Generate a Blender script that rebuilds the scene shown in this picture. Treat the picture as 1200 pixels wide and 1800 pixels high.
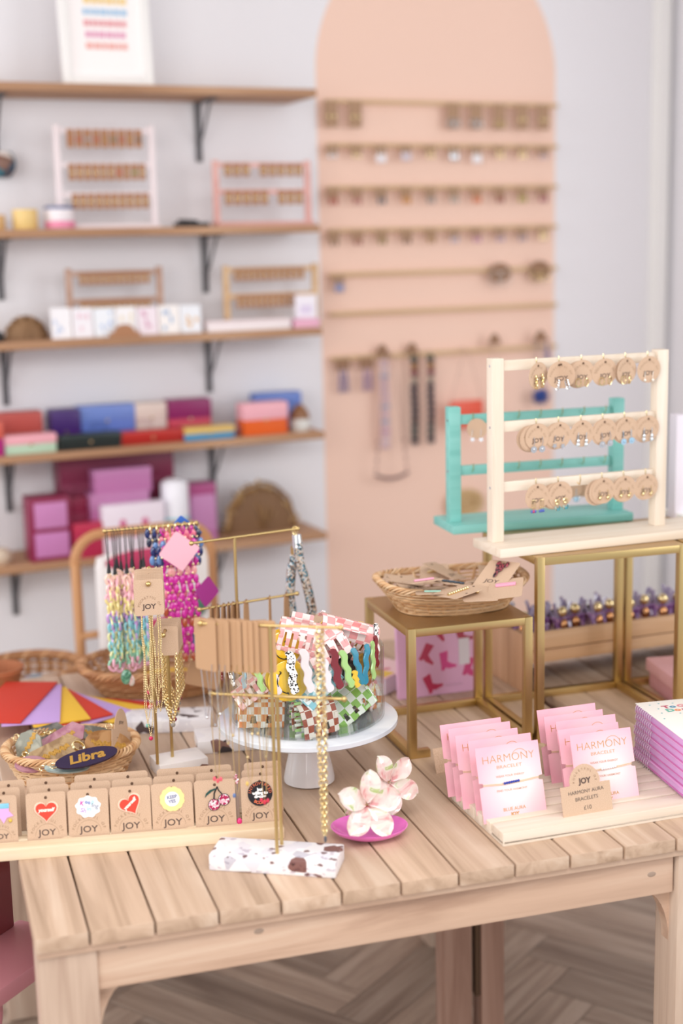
import bpy, bmesh, math, random
from math import sin, cos, pi, radians
from mathutils import Vector, Matrix
R_ = random.Random(7)
for o in list(bpy.data.objects): bpy.data.objects.remove(o)
SC = bpy.context.scene; COL = SC.collection

# ---------------------------------------------------------------- camera
YAW, PITCH, ROLL, WY = 0.29561, 0.18746, -0.02208, 0.12020
CAM = Vector((-0.086, -1.820, 1.665)); F = 2500.0
_f = Vector((sin(YAW)*cos(PITCH), cos(YAW)*cos(PITCH), -sin(PITCH)))
_r0 = Vector((cos(YAW), -sin(YAW), 0)); _u0 = _r0.cross(_f)
_r = _r0*cos(ROLL)+_u0*sin(ROLL); _u = -_r0*sin(ROLL)+_u0*cos(ROLL)
cd = bpy.data.cameras.new('camera'); cam = bpy.data.objects.new('camera', cd); COL.objects.link(cam)
m = Matrix((( _r.x,_u.x,-_f.x,CAM.x),(_r.y,_u.y,-_f.y,CAM.y),(_r.z,_u.z,-_f.z,CAM.z),(0,0,0,1)))
cam.matrix_world = m
cd.sensor_fit = 'VERTICAL'; cd.sensor_height = 36; cd.lens = 50; cd.clip_start = .05; cd.clip_end = 50
cd.dof.use_dof = True; cd.dof.focus_distance = 2.36; cd.dof.aperture_fstop = 1.6
SC.camera = cam

# ---------------------------------------------------------------- light
SC.view_settings.view_transform = 'Standard'; SC.view_settings.look = 'None'
SC.view_settings.exposure = 0.0; SC.view_settings.gamma = 1.0; SC.view_settings.use_curve_mapping = False
W = bpy.data.worlds.new('daylight'); SC.world = W; W.use_nodes = True
W.node_tree.nodes['Background'].inputs[0].default_value = (0.93, 0.95, 1.0, 1)
W.node_tree.nodes['Background'].inputs[1].default_value = 0.74
def area(name, loc, target, sx, sy, power, col=(1,1,1)):
    l = bpy.data.lights.new(name, 'AREA'); l.shape = 'RECTANGLE'; l.size = sx; l.size_y = sy; l.energy = power; l.color = col
    o = bpy.data.objects.new(name, l); COL.objects.link(o); o.location = loc
    o.rotation_euler = (Vector(target)-Vector(loc)).to_track_quat('-Z', 'Y').to_euler(); return o
area('shop_window_light', (-2.2, -2.6, 2.0), (0.6, 0.9, 0.9), 2.4, 2.2, 64, (1.0, 0.97, 0.94))
area('side_window_light', (3.6, -1.6, 2.1), (0.9, 1.2, 0.8), 1.8, 2.0, 44, (0.96, 0.98, 1.0))
area('added_wall_light', (-2.6, 1.1, 2.0), (1.3, 2.4, 1.5), 1.2, 1.8, 34, (0.97, 0.98, 1.0))  # unseen area light added at the left to brighten the back wall
area('added_table_light', (0.4, -0.9, 2.15), (0.5, 0.05, .75), 1.3, 0.6, 19, (1.0, 0.975, 0.95))  # unseen area light added overhead so the table front is brighter than its back

# ---------------------------------------------------------------- measuring helpers
def ray(x, y): return _f + _r*((x-600)/F) - _u*((y-900)/F)
def P(x, y, z=.75): d = ray(x, y); return CAM + d*((z-CAM.z)/d.z)
def PY(x, y, Y): d = ray(x, y); return CAM + d*((Y-CAM.y)/d.y)
def PN(x, y, pt, n): d = ray(x, y); return CAM + d*((Vector(pt)-CAM).dot(n)/d.dot(n))
WD = Vector((cos(WY), sin(WY), 0)); WN = Vector((-sin(WY), cos(WY), 0))
def WL(x, y, D): p = PN(x, y, CAM+WN*D, WN); return (p-CAM).dot(WD), p.z        # (along, height) on a plane parallel to the back wall
def WP(s, D, z): p = CAM + WD*s + WN*D; return Vector((p.x, p.y, z))

# ---------------------------------------------------------------- materials
def lin(c):
    if isinstance(c, str):
        c = [int(c[i:i+2], 16)/255 for i in (1, 3, 5)]
        c = [v/12.92 if v <= .04045 else ((v+.055)/1.055)**2.4 for v in c]
    return (c[0], c[1], c[2], 1)
MC = {}
def mat(name, col='#ffffff', rough=.5, metal=0, **kw):
    if name in MC: return MC[name]
    m = bpy.data.materials.new(name); m.use_nodes = True; b = m.node_tree.nodes['Principled BSDF']
    b.inputs['Base Color'].default_value = lin(col); b.inputs['Roughness'].default_value = rough; b.inputs['Metallic'].default_value = metal
    for k, v in kw.items(): b.inputs[k.replace('_', ' ')].default_value = v
    m.diffuse_color = lin(col); MC[name] = m; return m
def nodes(m): return m.node_tree.nodes, m.node_tree.links, m.node_tree.nodes['Principled BSDF']
def coords(m, scale=(1,1,1), rnd=0):
    N, L, b = nodes(m); t = N.new('ShaderNodeTexCoord'); mp = N.new('ShaderNodeMapping'); mp.inputs['Scale'].default_value = scale
    L.new(t.outputs['Object'], mp.inputs[0])
    if rnd:
        g = N.new('ShaderNodeNewGeometry'); mu = N.new('ShaderNodeMath'); mu.operation = 'MULTIPLY'; mu.inputs[1].default_value = rnd
        L.new(g.outputs['Random Per Island'], mu.inputs[0]); L.new(mu.outputs[0], mp.inputs['Location'])
    return mp.outputs[0]
def ramp(m, fac, stops, const=False):
    N, L, b = nodes(m); r = N.new('ShaderNodeValToRGB'); L.new(fac, r.inputs[0]); cr = r.color_ramp
    if const: cr.interpolation = 'CONSTANT'
    while len(cr.elements) < len(stops): cr.elements.new(.5)
    for e, (p, c) in zip(cr.elements, stops): e.position = p; e.color = lin(c)
    return r.outputs[0]
def mixc(m, a, b2, fac, mode='MIX'):
    N, L, b = nodes(m); x = N.new('ShaderNodeMix'); x.data_type = 'RGBA'; x.blend_type = mode
    if isinstance(fac, (int, float)): x.inputs[0].default_value = fac
    else: L.new(fac, x.inputs[0])
    for i, v in ((6, a), (7, b2)):
        if isinstance(v, str): x.inputs[i].default_value = lin(v)
        else: L.new(v, x.inputs[i])
    return x.outputs[2]
def noise(m, vec, scale, detail=4, rough=.5, dist=0):
    N, L, b = nodes(m); n = N.new('ShaderNodeTexNoise'); n.inputs['Scale'].default_value = scale; n.inputs['Detail'].default_value = detail
    n.inputs['Roughness'].default_value = rough; n.inputs['Distortion'].default_value = dist; L.new(vec, n.inputs['Vector']); return n.outputs[0]
def bump(m, h, s=.2, d=.001):
    N, L, b = nodes(m); n = N.new('ShaderNodeBump'); n.inputs['Strength'].default_value = s; n.inputs['Distance'].default_value = d
    L.new(h, n.inputs['Height']); L.new(n.outputs[0], b.inputs['Normal'])
def wood(name, cs, axis='y', freq=26, rough=.55, rnd=7.0, var=.12, coat=0):
    """cs: three colours dark->light; the grain runs along axis; every separate board gets its own grain and tone"""
    if name in MC: return MC[name]
    m = mat(name, cs[1], rough); N, L, b = nodes(m)
    sc = {'x': (1.3, freq, freq), 'y': (freq, 1.3, freq), 'z': (freq, freq, 1.3)}[axis]
    v = coords(m, sc, rnd)
    n1 = noise(m, v, 1.0, 5, .6, .9); c = ramp(m, n1, [(.28, cs[0]), (.5, cs[1]), (.72, cs[2])])
    v2 = coords(m, tuple(s*.22 for s in sc), rnd*1.7); n2 = noise(m, v2, 1.0, 2, .5, 1.5)
    c = mixc(m, c, cs[0], ramp(m, n2, [(.5, '#000000'), (.8, '#777777')]))
    g = N.new('ShaderNodeNewGeometry'); mr = N.new('ShaderNodeMapRange'); mr.inputs[3].default_value = 1-var; mr.inputs[4].default_value = 1+var*.5
    L.new(g.outputs['Random Per Island'], mr.inputs[0])
    hs = N.new('ShaderNodeHueSaturation'); L.new(mr.outputs[0], hs.inputs['Value']); L.new(c, hs.inputs['Color'])
    L.new(hs.outputs[0], b.inputs['Base Color']); bump(m, n1, .12, .001); b.inputs['Coat Weight'].default_value = coat; return m
def perisland(name, stops, rough=.35, const=True, **kw):
    if name in MC: return MC[name]
    m = mat(name, stops[0][1], rough, **kw); N, L, b = nodes(m); g = N.new('ShaderNodeNewGeometry')
    L.new(ramp(m, g.outputs['Random Per Island'], stops, const), b.inputs['Base Color']); return m
def speckle(name, stops, scale=60, rough=.4, metal=0, metalmix=False, **kw):
    if name in MC: return MC[name]
    m = mat(name, stops[0][1], rough, metal, **kw); N, L, b = nodes(m); v = N.new('ShaderNodeTexVoronoi'); v.inputs['Scale'].default_value = scale
    L.new(coords(m), v.inputs['Vector']); s = N.new('ShaderNodeSeparateColor'); L.new(v.outputs['Color'], s.inputs[0])
    L.new(ramp(m, s.outputs[0], stops, True), b.inputs['Base Color']); return m
def checker(name, a, b2, scale, rough=.15, **kw):
    if name in MC: return MC[name]
    m = mat(name, a, rough, **kw); N, L, b = nodes(m); c = N.new('ShaderNodeTexChecker'); c.inputs['Scale'].default_value = scale
    mp = coords(m); ad = N.new('ShaderNodeVectorMath'); ad.inputs[1].default_value = (.0007, .0013, .0009); L.new(mp, ad.inputs[0])
    c.inputs[1].default_value = lin(a); c.inputs[2].default_value = lin(b2); L.new(ad.outputs[0], c.inputs[0]); L.new(c.outputs[0], b.inputs['Base Color']); return m
def marbled(name, stops, scale=25, rough=.12, **kw):
    if name in MC: return MC[name]
    m = mat(name, stops[0][1], rough, **kw); N, L, b = nodes(m)
    L.new(ramp(m, noise(m, coords(m, (1,1,1), 3), scale, 3, .5, 1.6), stops), b.inputs['Base Color']); return m

tablewood = ['#a3876f', '#c4a78f', '#d6bea8']
M_TOP = wood('acacia_top', tablewood, 'y', 24, .5, 9, .10)
M_APR = wood('acacia_apron', ['#b08e78', '#cfae96', '#dcc2ab'], 'x', 22, .5, 9, .06)
M_LEG = wood('acacia_leg', ['#ad917e', '#cbb29e', '#d9c5b2'], 'z', 26, .5, 9, .06)
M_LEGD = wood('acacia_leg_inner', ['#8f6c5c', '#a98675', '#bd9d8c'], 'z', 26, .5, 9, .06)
M_PALE = wood('pale_pine', ['#d6c3ae', '#e2d3c1', '#e9ddcf'], 'x', 30, .5, 3, .03)
M_PALEZ = wood('pale_pine_upright', ['#d6c3ae', '#e2d3c1', '#e9ddcf'], 'z', 30, .5, 3, .03)
M_PINE = wood('yellow_pine', ['#dcbe98', '#ead3b4', '#f0dfc6'], 'x', 30, .5, 3, .03)
M_SHELF = wood('shelf_wood', ['#94694a', '#b58a68', '#c79f7e'], 'x', 20, .6, 5, .05)
M_SHELFLT = wood('light_stand_wood', ['#c99e70', '#dcb688', '#e8c9a2'], 'x', 20, .6, 5, .05)
M_TAUPE = wood('taupe_stand_wood', ['#a9816c', '#bf9a86', '#cfae9b'], 'x', 20, .6, 5, .05)
M_TRAYW = wood('tray_wood', ['#bd9068', '#d3aa82', '#e0bd98'], 'x', 20, .55, 5, .05)
M_KRAFT = mat('kraft_card', '#d2ae8c', .8); _v = noise(M_KRAFT, coords(M_KRAFT), 900, 2); nodes(M_KRAFT)[1].new(ramp(M_KRAFT, _v, [(.3, '#bb9b80'), (.7, '#d2b59c')]), nodes(M_KRAFT)[2].inputs['Base Color'])
M_KRAFTD = mat('kraft_card_dark', '#b08863', .8)
M_INK = mat('dark_print', '#5a4740', .7); M_INKL = mat('faint_print', '#9a7c62', .8)
M_GOLD = mat('polished_gold', '#efdaa8', .22, 1); M_BRASS = mat('brushed_brass', '#cfb47c', .36, 1)
M_GOLDP = mat('gold_paint', '#b8986a', .38, .75)
M_GOLDF = mat('gold_foil', '#c99a4a', .35, .5); M_SILVER = mat('silver_metal', '#dfe0e4', .2, 1)
M_WHITE = mat('white_paint', '#f2f0ee', .4); M_CERAM = mat('white_ceramic', '#f4f3f5', .12, 0, Coat_Weight=.5)
M_BLACK = mat('black_matt', '#1d1b1e', .5); M_GREY = mat('bracket_grey', '#5d5c60', .55)
M_TURQ = wood('turquoise_paint', ['#6fb5ad', '#80c4bc', '#8fcfc8'], 'x', 30, .45, 3, .02)
def terrazzo(name, stops, scale, stops2, scale2):
    m = speckle(name, stops, scale, .3); N, L, b = nodes(m); a = b.inputs['Base Color'].links[0].from_socket
    v = N.new('ShaderNodeTexVoronoi'); v.inputs['Scale'].default_value = scale2; L.new(coords(m, (1, 1, 1.7)), v.inputs['Vector']); s = N.new('ShaderNodeSeparateColor'); L.new(v.outputs['Color'], s.inputs[0])
    L.new(mixc(m, a, ramp(m, s.outputs[0], stops2, True), 1.0, 'MULTIPLY'), b.inputs['Base Color']); return m
M_TERR = terrazzo('terrazzo', [(0, '#eae6e8'), (.50, '#dfdbe2'), (.78, '#f0edee'), (.88, '#7d5550'), (.955, '#c5c2cc')], 46, [(0, '#ffffff'), (.90, '#d9d4dc'), (.965, '#8a6a68')], 150)
M_TERRB = speckle('terrazzo_grey', [(0, '#ebe8ec'), (.55, '#e0dde3'), (.8, '#f4f2f4'), (.93, '#9a9499'), (.97, '#584a4c')], 60, .3)
M_RATT = perisland('rattan_pale', [(0, '#c99b6d'), (.3, '#d9b287'), (.6, '#e4c39c'), (.85, '#c08f62')], .55)
M_RATTD = perisland('rattan_brown', [(0, '#a8754c'), (.3, '#bf8c60'), (.6, '#cc9d72'), (.85, '#99683f')], .55)

# ---------------------------------------------------------------- mesh helpers
class MB:
    def __init__(s): s.bm = bmesh.new()
    def box(s, c, size, rot=None, bev=0, M=None):
        r = bmesh.ops.create_cube(s.bm, size=1); vs = r['verts']
        T = Matrix.Translation(c) @ (rot.to_4x4() if rot else Matrix()) @ Matrix.Diagonal((*size, 1))
        if M: T = M @ T
        bmesh.ops.transform(s.bm, matrix=T, verts=vs)
        if bev: bmesh.ops.bevel(s.bm, geom=list({e for v in vs for e in v.link_edges}), offset=bev, segments=2, profile=.6, affect='EDGES', clamp_overlap=True)
        return s
    def cone(s, a, b, r0, r1=None, n=12, cap=True):
        r1 = r0 if r1 is None else r1; a = Vector(a); b = Vector(b); d = b-a
        q = d.to_track_quat('Z', 'Y').to_matrix(); A = []; B = []
        for i in range(n):
            v = q @ Vector((cos(2*pi*i/n), sin(2*pi*i/n), 0)); A.append(s.bm.verts.new(a+v*r0)); B.append(s.bm.verts.new(b+v*r1))
        for i in range(n): s.bm.faces.new((A[i], A[(i+1) % n], B[(i+1) % n], B[i]))
        if cap: s.bm.faces.new(A[::-1]); s.bm.faces.new(B)
        return s
    def tube(s, pts, r, n=6, closed=False):
        pts = [Vector(p) for p in pts]; k = len(pts); rings = []; N = None
        for i, p in enumerate(pts):
            a = pts[(i-1) % k] if (closed or i > 0) else p; b = pts[(i+1) % k] if (closed or i < k-1) else p
            t = (b-a).normalized() if (b-a).length > 1e-9 else Vector((0, 0, 1))
            if N is None: N = t.orthogonal().normalized()
            else:
                N = N - t*N.dot(t); N = N.normalized() if N.length > 1e-6 else t.orthogonal().normalized()
            B = t.cross(N); rr = r(i/(k-1)) if callable(r) else r
            rings.append([s.bm.verts.new(p+(N*cos(2*pi*j/n)+B*sin(2*pi*j/n))*rr) for j in range(n)])
        m = k if closed else k-1
        for i in range(m):
            A = rings[i]; B = rings[(i+1) % k]
            off = 0
            if closed and i == m-1:
                off = min(range(n), key=lambda o: (A[0].co-B[o].co).length)
            for j in range(n): s.bm.faces.new((A[j], A[(j+1) % n], B[(j+1+off) % n], B[(j+off) % n]))
        if not closed: s.bm.faces.new(rings[0][::-1]); s.bm.faces.new(rings[-1])
        return s
    def lathe(s, prof, n=32, c=(0,0,0), sx=1, sy=1):
        rings = []
        for r, z in prof:
            if r < 1e-6: rings.append([s.bm.verts.new((c[0], c[1], c[2]+z))])
            else: rings.append([s.bm.verts.new((c[0]+r*sx*cos(2*pi*i/n), c[1]+r*sy*sin(2*pi*i/n), c[2]+z)) for i in range(n)])
        for A, B in zip(rings, rings[1:]):
            for i in range(n):
                j = (i+1) % n
                if len(A) == 1 and len(B) == 1: continue
                if len(A) == 1: s.bm.faces.new((A[0], B[j], B[i]))
                elif len(B) == 1: s.bm.faces.new((A[i], A[j], B[0]))
                else: s.bm.faces.new((A[i], A[j], B[j], B[i]))
        return s
    def prism(s, pts, t, M=None, z0=0):
        """outline in local xz plane, extruded in +y by t"""
        M = M or Matrix(); k = len(pts)
        A = [s.bm.verts.new(M @ Vector((x, z0, z))) for x, z in pts]; B = [s.bm.verts.new(M @ Vector((x, z0+t, z))) for x, z in pts]
        f1 = s.bm.faces.new(A); f2 = s.bm.faces.new(B[::-1])
        for i in range(k): s.bm.faces.new((A[i], B[i], B[(i+1) % k], A[(i+1) % k]))
        return s
    def ball(s, c, r, n=8, sc=(1,1,1)):
        q = bmesh.ops.create_uvsphere(s.bm, u_segments=n, v_segments=max(4, n//2+1), radius=1)
        bmesh.ops.transform(s.bm, matrix=Matrix.Translation(c) @ Matrix.Diagonal((r*sc[0], r*sc[1], r*sc[2], 1)), verts=q['verts']); return s
    def link(s, c, a, b, r, M=None, n=14, m=5):
        """oval ring in local xz, a = half width, b = half height"""
        M = M or Matrix(); pts = [M @ (Vector((a*cos(2*pi*i/n), 0, b*sin(2*pi*i/n)))) + Vector(c) for i in range(n)]
        return s.tube(pts, r, m, True)
    def mesh(s, name, smooth):
        bmesh.ops.recalc_face_normals(s.bm, faces=s.bm.faces); me = bpy.data.meshes.new(name); s.bm.to_mesh(me); s.bm.free()
        if smooth: me.shade_smooth(); me.set_sharp_from_angle(angle=.75)
        return me
    def build(s, name, m, parent=None, smooth=True, label=None):
        me = s.mesh(name, smooth); me.materials.append(m); o = bpy.data.objects.new(name, me); COL.objects.link(o)
        if parent: o.parent = parent
        if label: o['label'] = label
        return o
def rr(w, h, r, n=4, x0=None, z0=0):
    """rounded rectangle outline, bottom centre at x=0,z=z0"""
    x0 = -w/2 if x0 is None else x0; o = []
    for cx, cz, a0 in ((x0+w-r, z0+r, -90), (x0+w-r, z0+h-r, 0), (x0+r, z0+h-r, 90), (x0+r, z0+r, 180)):
        for i in range(n+1): a = radians(a0+90*i/n); o.append((cx+r*cos(a), cz+r*sin(a)))
    return o
def tag(o, label, cat, group=None, kind=None):
    if label: o['label'] = label
    if cat: o['category'] = cat
    if group: o['group'] = group
    if kind: o['kind'] = kind
    return o
def thing(name, label, cat, loc=(0,0,0), rz=0, group=None, rx=0, ry=0):
    o = bpy.data.objects.new(name, None); COL.objects.link(o); o.empty_display_size = .02
    o.location = loc; o.rotation_euler = (rx, ry, rz); return tag(o, label, cat, group)
def struct(o): o['kind'] = 'structure'; return o
KIDS = {}
def dup(root, loc, rz=None, label=None, group=None, rot=None):
    def cp(o, par):
        c = o.copy(); COL.objects.link(c)
        if par: c.parent = par
        for ch in [x for x in COL.objects if x.parent == o]: cp(ch, c)
        return c
    r = cp(root, None); r.location = loc
    if rz is not None: r.rotation_euler = (0, 0, rz)
    if rot is not None: r.rotation_euler = rot
    if label: r['label'] = label
    if group: r['group'] = group
    return r
TXT = {}
def textmesh(s, size, bold=0, shear=0):
    k = (s, size, bold, shear)
    if k in TXT: return TXT[k]
    c = bpy.data.curves.new('txt', 'FONT'); c.body = s; c.size = size; c.align_x = 'CENTER'; c.offset = bold; c.shear = shear; c.resolution_u = 3
    o = bpy.data.objects.new('txt', c); COL.objects.link(o); bpy.context.view_layer.update()
    dg = bpy.context.evaluated_depsgraph_get(); me = bpy.data.meshes.new_from_object(o.evaluated_get(dg))
    vs = [v.co.copy() for v in me.vertices]; fs = [tuple(p.vertices) for p in me.polygons]
    bpy.data.objects.remove(o); bpy.data.curves.remove(c); bpy.data.meshes.remove(me); TXT[k] = (vs, fs); return TXT[k]
def addtext(mb, s, size, x, z, y, bold=0, shear=0, rot=0, sx=1, M=None):
    """letters in the local xz plane facing -y"""
    vs, fs = textmesh(s, size, bold, shear); c, n = cos(rot), sin(rot); nv = []
    for v in vs:
        a, b = v.x*sx, v.y; p = Vector((x+a*c-b*n, y, z+a*n+b*c)); nv.append(mb.bm.verts.new(M @ p if M else p))
    for f in fs:
        try: mb.bm.faces.new([nv[i] for i in f])
        except ValueError: pass
def arctext(mb, s, size, cx, cz, rad, y, a0, a1, flip=False):
    for i, ch in enumerate(s):
        if ch == ' ': continue
        a = radians(a0+(a1-a0)*i/(len(s)-1)); addtext(mb, ch, size, cx+rad*cos(a), cz+rad*sin(a), y, .0, 0, a-pi/2 if not flip else a+pi/2)
def arcstroke(mb, cx, cz, rad, w, y, a0, a1, n=20, sz=1):
    p = [(radians(a0+(a1-a0)*i/n)) for i in range(n+1)]
    A = [mb.bm.verts.new((cx+(rad+w/2)*cos(a), y, cz+(rad+w/2)*sin(a)*sz)) for a in p]; B = [mb.bm.verts.new((cx+(rad-w/2)*cos(a), y, cz+(rad-w/2)*sin(a)*sz)) for a in p]
    for i in range(n): mb.bm.faces.new((A[i], A[i+1], B[i+1], B[i]))
def stroke(mb, pts, w, y):
    """flat line in the xz plane"""
    pts = [Vector((p[0], 0, p[1])) for p in pts]
    for a, b in zip(pts, pts[1:]):
        d = (b-a).normalized(); n = Vector((-d.z, 0, d.x))*w/2
        q = [a+n, b+n, b-n, a-n]; mb.bm.faces.new([mb.bm.verts.new((v.x, y, v.z)) for v in q])
M_GOLDCH = mat('fine_gold_chain', '#f0dba6', .42, .9)
M_KRAFT2 = mat('kraft_card_far', '#ad7d5c', .8)
# ================================================================ THE ROOM
M_WALL = mat('wall_paint', '#e9e7eb', .7)
sA, zA = 2.180, 2.175; hw = .4235
M_WALLB = mat('wall_paint_with_arch', '#e6e4ea', .7)
def arch_nodes():
    N, L, b = nodes(M_WALLB); t = N.new('ShaderNodeTexCoord'); sp = N.new('ShaderNodeSeparateXYZ'); L.new(t.outputs['Object'], sp.inputs[0])
    def M(op, a, c): n = N.new('ShaderNodeMath'); n.operation = op; [L.new(v, n.inputs[i]) if not isinstance(v, (int, float)) else setattr(n.inputs[i], 'default_value', v) for i, v in enumerate((a, c))]; return n.outputs[0]
    dx = M('SUBTRACT', sp.outputs['X'], sA); dz = M('MAXIMUM', M('SUBTRACT', sp.outputs['Z'], zA), 0.0)
    r = M('SQRT', M('ADD', M('MULTIPLY', dx, dx), M('MULTIPLY', dz, dz)), 0.0); inside = M('LESS_THAN', r, hw)
    L.new(mixc(M_WALLB, '#e9e7eb', '#f3d0be', inside), b.inputs['Base Color'])
arch_nodes()
def wallobj(name, mb, m, kind='structure', parent=None):
    o = mb.build(name, m, parent, False); o.location = WP(0, 0, 0); o.rotation_euler = (0, 0, WY)
    if kind: o['kind'] = kind
    return o
wallobj('wall_back', MB().box((1.2, 4.15, 1.5), (5.4, .1, 3.0)), M_WALLB)
wallobj('wall_right', MB().box((3.10, 3.5, 1.5), (.08, 1.2, 3.0)), M_WALL)
tr = MB(); tr.box((3.015, 4.085, 1.5), (.05, .03, 3.0), bev=.004); tr.box((2.985, 4.09, 1.5), (.012, .02, 3.0), bev=.003)
wallobj('trim_1', tr, M_WHITE)
wallobj('baseboard_back', MB().box((1.2, 4.09, .05), (5.4, .02, .1), bev=.004), M_WHITE)
struct(MB().box((.8, .6, 3.05), (6, 7, .1)).build('ceiling', mat('ceiling_paint', '#f3f2f0', .8), None, False))
fb = MB(); Wp, Lp = .115, .69; ang = radians(38)
for i in range(-34, 35):
    for j in range(-6, 7):
        ox, oy = i*Wp+j*Lp, i*Wp-j*Lp
        for (x0, y0, x1, y1) in ((ox, oy, ox+Lp, oy+Wp), (ox+Lp, oy+Wp-Lp, ox+Lp+Wp, oy+Wp)):
            g = .0008; cx, cy = (x0+x1)/2, (y0+y1)/2
            X, Y = cx*cos(ang)-cy*sin(ang)+.8, cx*sin(ang)+cy*cos(ang)+1.0
            if -2.4 < X < 3.6 and -1.4 < Y < 3.9:
                vs = [fb.bm.verts.new((a*cos(ang)-b*sin(ang)+.8, a*sin(ang)+b*cos(ang)+1.0, 0)) for a, b in ((x0+g, y0+g), (x1-g, y0+g), (x1-g, y1-g), (x0+g, y1-g))]
                fb.bm.faces.new(vs)
fb.box((.6, 1.2, -.03), (7, 6, .05))
def floor_mat():
    m = mat('herringbone_planks', '#97806f', .5); N, L, b = nodes(m)
    g = N.new('ShaderNodeNewGeometry'); t = N.new('ShaderNodeTexCoord')
    def grain(rz):
        mp = N.new('ShaderNodeMapping'); mp.inputs['Rotation'].default_value = (0, 0, rz); L.new(t.outputs['Object'], mp.inputs[0])
        m2 = N.new('ShaderNodeMapping'); m2.inputs['Scale'].default_value = (2, 28, 1); L.new(mp.outputs[0], m2.inputs[0])
        mu = N.new('ShaderNodeMath'); mu.operation = 'MULTIPLY'; mu.inputs[1].default_value = 9; L.new(g.outputs['Random Per Island'], mu.inputs[0]); L.new(mu.outputs[0], m2.inputs['Location'])
        return ramp(m, noise(m, m2.outputs[0], 1, 5, .6, .8), [(.3, '#8a7566'), (.5, '#aa9584'), (.72, '#c4b2a2')])
    mp = N.new('ShaderNodeMapping'); mp.inputs['Rotation'].default_value = (0, 0, -ang)
    # plank direction is stored per face corner in the plank_dir attribute
    a = N.new('ShaderNodeAttribute'); a.attribute_name = 'plank_dir'
    c = mixc(m, grain(-ang), grain(-ang-pi/2), a.outputs['Fac'])
    mr = N.new('ShaderNodeMapRange'); mr.inputs[3].default_value = .72; mr.inputs[4].default_value = 1.18; L.new(g.outputs['Random Per Island'], mr.inputs[0])
    hs = N.new('ShaderNodeHueSaturation'); L.new(mr.outputs[0], hs.inputs['Value']); L.new(c, hs.inputs['Color']); L.new(hs.outputs[0], b.inputs['Base Color'])
    return m
fo = fb.build('floor', floor_mat(), None, False); struct(fo)
at = fo.data.attributes.new('plank_dir', 'FLOAT', 'FACE')
for p in fo.data.polygons:
    v = [fo.data.vertices[i].co for i in p.vertices]; e = max(((v[(i+1) % len(v)]-v[i]) for i in range(len(v))), key=lambda d: d.length)
    a = (math.atan2(e.y, e.x)-ang) % pi; at.data[p.index].value = 1.0 if abs(a-pi/2) < .3 else 0.0

# ---------------------------------------------------------------- wall shelves
SHZ = [2.086, 1.706, 1.408, 1.100, .792]; SHT = .022; DF, DB = 3.88, 4.095
def wthing(name, label, cat, s, D, z, group=None, rz=0):      # a thing standing square to the back wall
    return thing(name, label, cat, WP(s, D, z), WY+rz, group)
names = ['topmost wall shelf, wooden, holding the white framed print', 'wooden wall shelf second from the top, carrying the pink earring frame',
         'middle wooden wall shelf with a row of greeting cards', 'wooden wall shelf with the colourful purses, second from the bottom', 'lowest wooden wall shelf with magenta gift boxes and a wicker bag']
for i, z in enumerate(SHZ):
    sh = wthing('wall_shelf', names[i], 'shelf', 1.0, (DF+DB)/2, z, 'wooden wall shelves')
    MB().box((.075, 0, 0), (1.18, DB-DF, SHT), bev=.002).build('board', M_SHELF, sh)
    for sb, px in ((0, [347, 357, 364, 371, 378][i]), (1, [-12, -6, 3, 9, 21][i])):
        s, _ = WL(px, 400+190*(i-1), DB); b = MB(); sx = s-1.0; yb = (DB-DF)/2
        b.box((sx, yb-.004, -SHT/2-.085), (.018, .006, .17), bev=.001); b.box((sx, yb-.08, -SHT/2-.003), (.018, .16, .006), bev=.001)
        b.tube([(sx+.0, yb-.006, -.13), (sx, yb-.05, -.10), (sx, yb-.09, -.05), (sx, yb-.12, -.016)], .004)
        b.build('bracket', M_GREY, sh)

def shelfpos(x, y, i, D): s, z = WL(x, y, D); return s
def wbox(px0, px1, py0, py1, i, D=3.94, depth=.09): # extents (along centre, width, height) of something standing on shelf i
    s0, z0 = WL(px0, (py0+py1)/2, D); s1, _ = WL(px1, (py0+py1)/2, D); _, zt = WL((px0+px1)/2, py0, D); zs = SHZ[i]+SHT/2
    return (s0+s1)/2, s1-s0, max(.008, zt-zs), zs
# framed print on the top shelf
s, w, h, z = wbox(104, 263, 0, 148, 0, 3.93)
fr = wthing('framed_print', 'white framed print with rows of pastel lettering leaning on the topmost shelf', 'picture', s+.005, 3.93, z); fr.rotation_euler = (-.10, 0, WY)
FH = .36; o = MB(); fw = .026
for cx, cz, sx, sz in ((-w/2+fw/2, FH/2, fw, FH), (w/2-fw/2, FH/2, fw, FH), (0, fw/2, w-2*fw, fw), (0, FH-fw/2, w-2*fw, fw)): o.box((cx, 0, cz), (sx, .02, sz), bev=.002)
o.build('frame', M_WHITE, fr)
MB().box((0, .002, FH/2), (w-2*fw+.002, .008, FH-2*fw+.002)).build('mount', mat('print_paper', '#fbf6f5', .6), fr)
cl = ['#e79aa8', '#efb38a', '#f2d28f', '#a9cbe8', '#e8a0a6', '#e6a3c0', '#efb0a8']
for r in range(7):
    o = MB(); x = -.062+R_.uniform(0, .012); zz = .285-r*.030
    while x < .055:
        L = R_.uniform(.010, .02); o.box((x+L/2, -.0035, zz), (L, .001, .016)); x += L+.004
    o.build('lettering', mat('print_colour_%d' % r, cl[r], .7), fr)
MB().cone((.033, -.003, .318), (.033, -.0042, .318), .014, n=16).build('sun_motif', mat('print_sun', '#f0b860', .7), fr)

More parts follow.
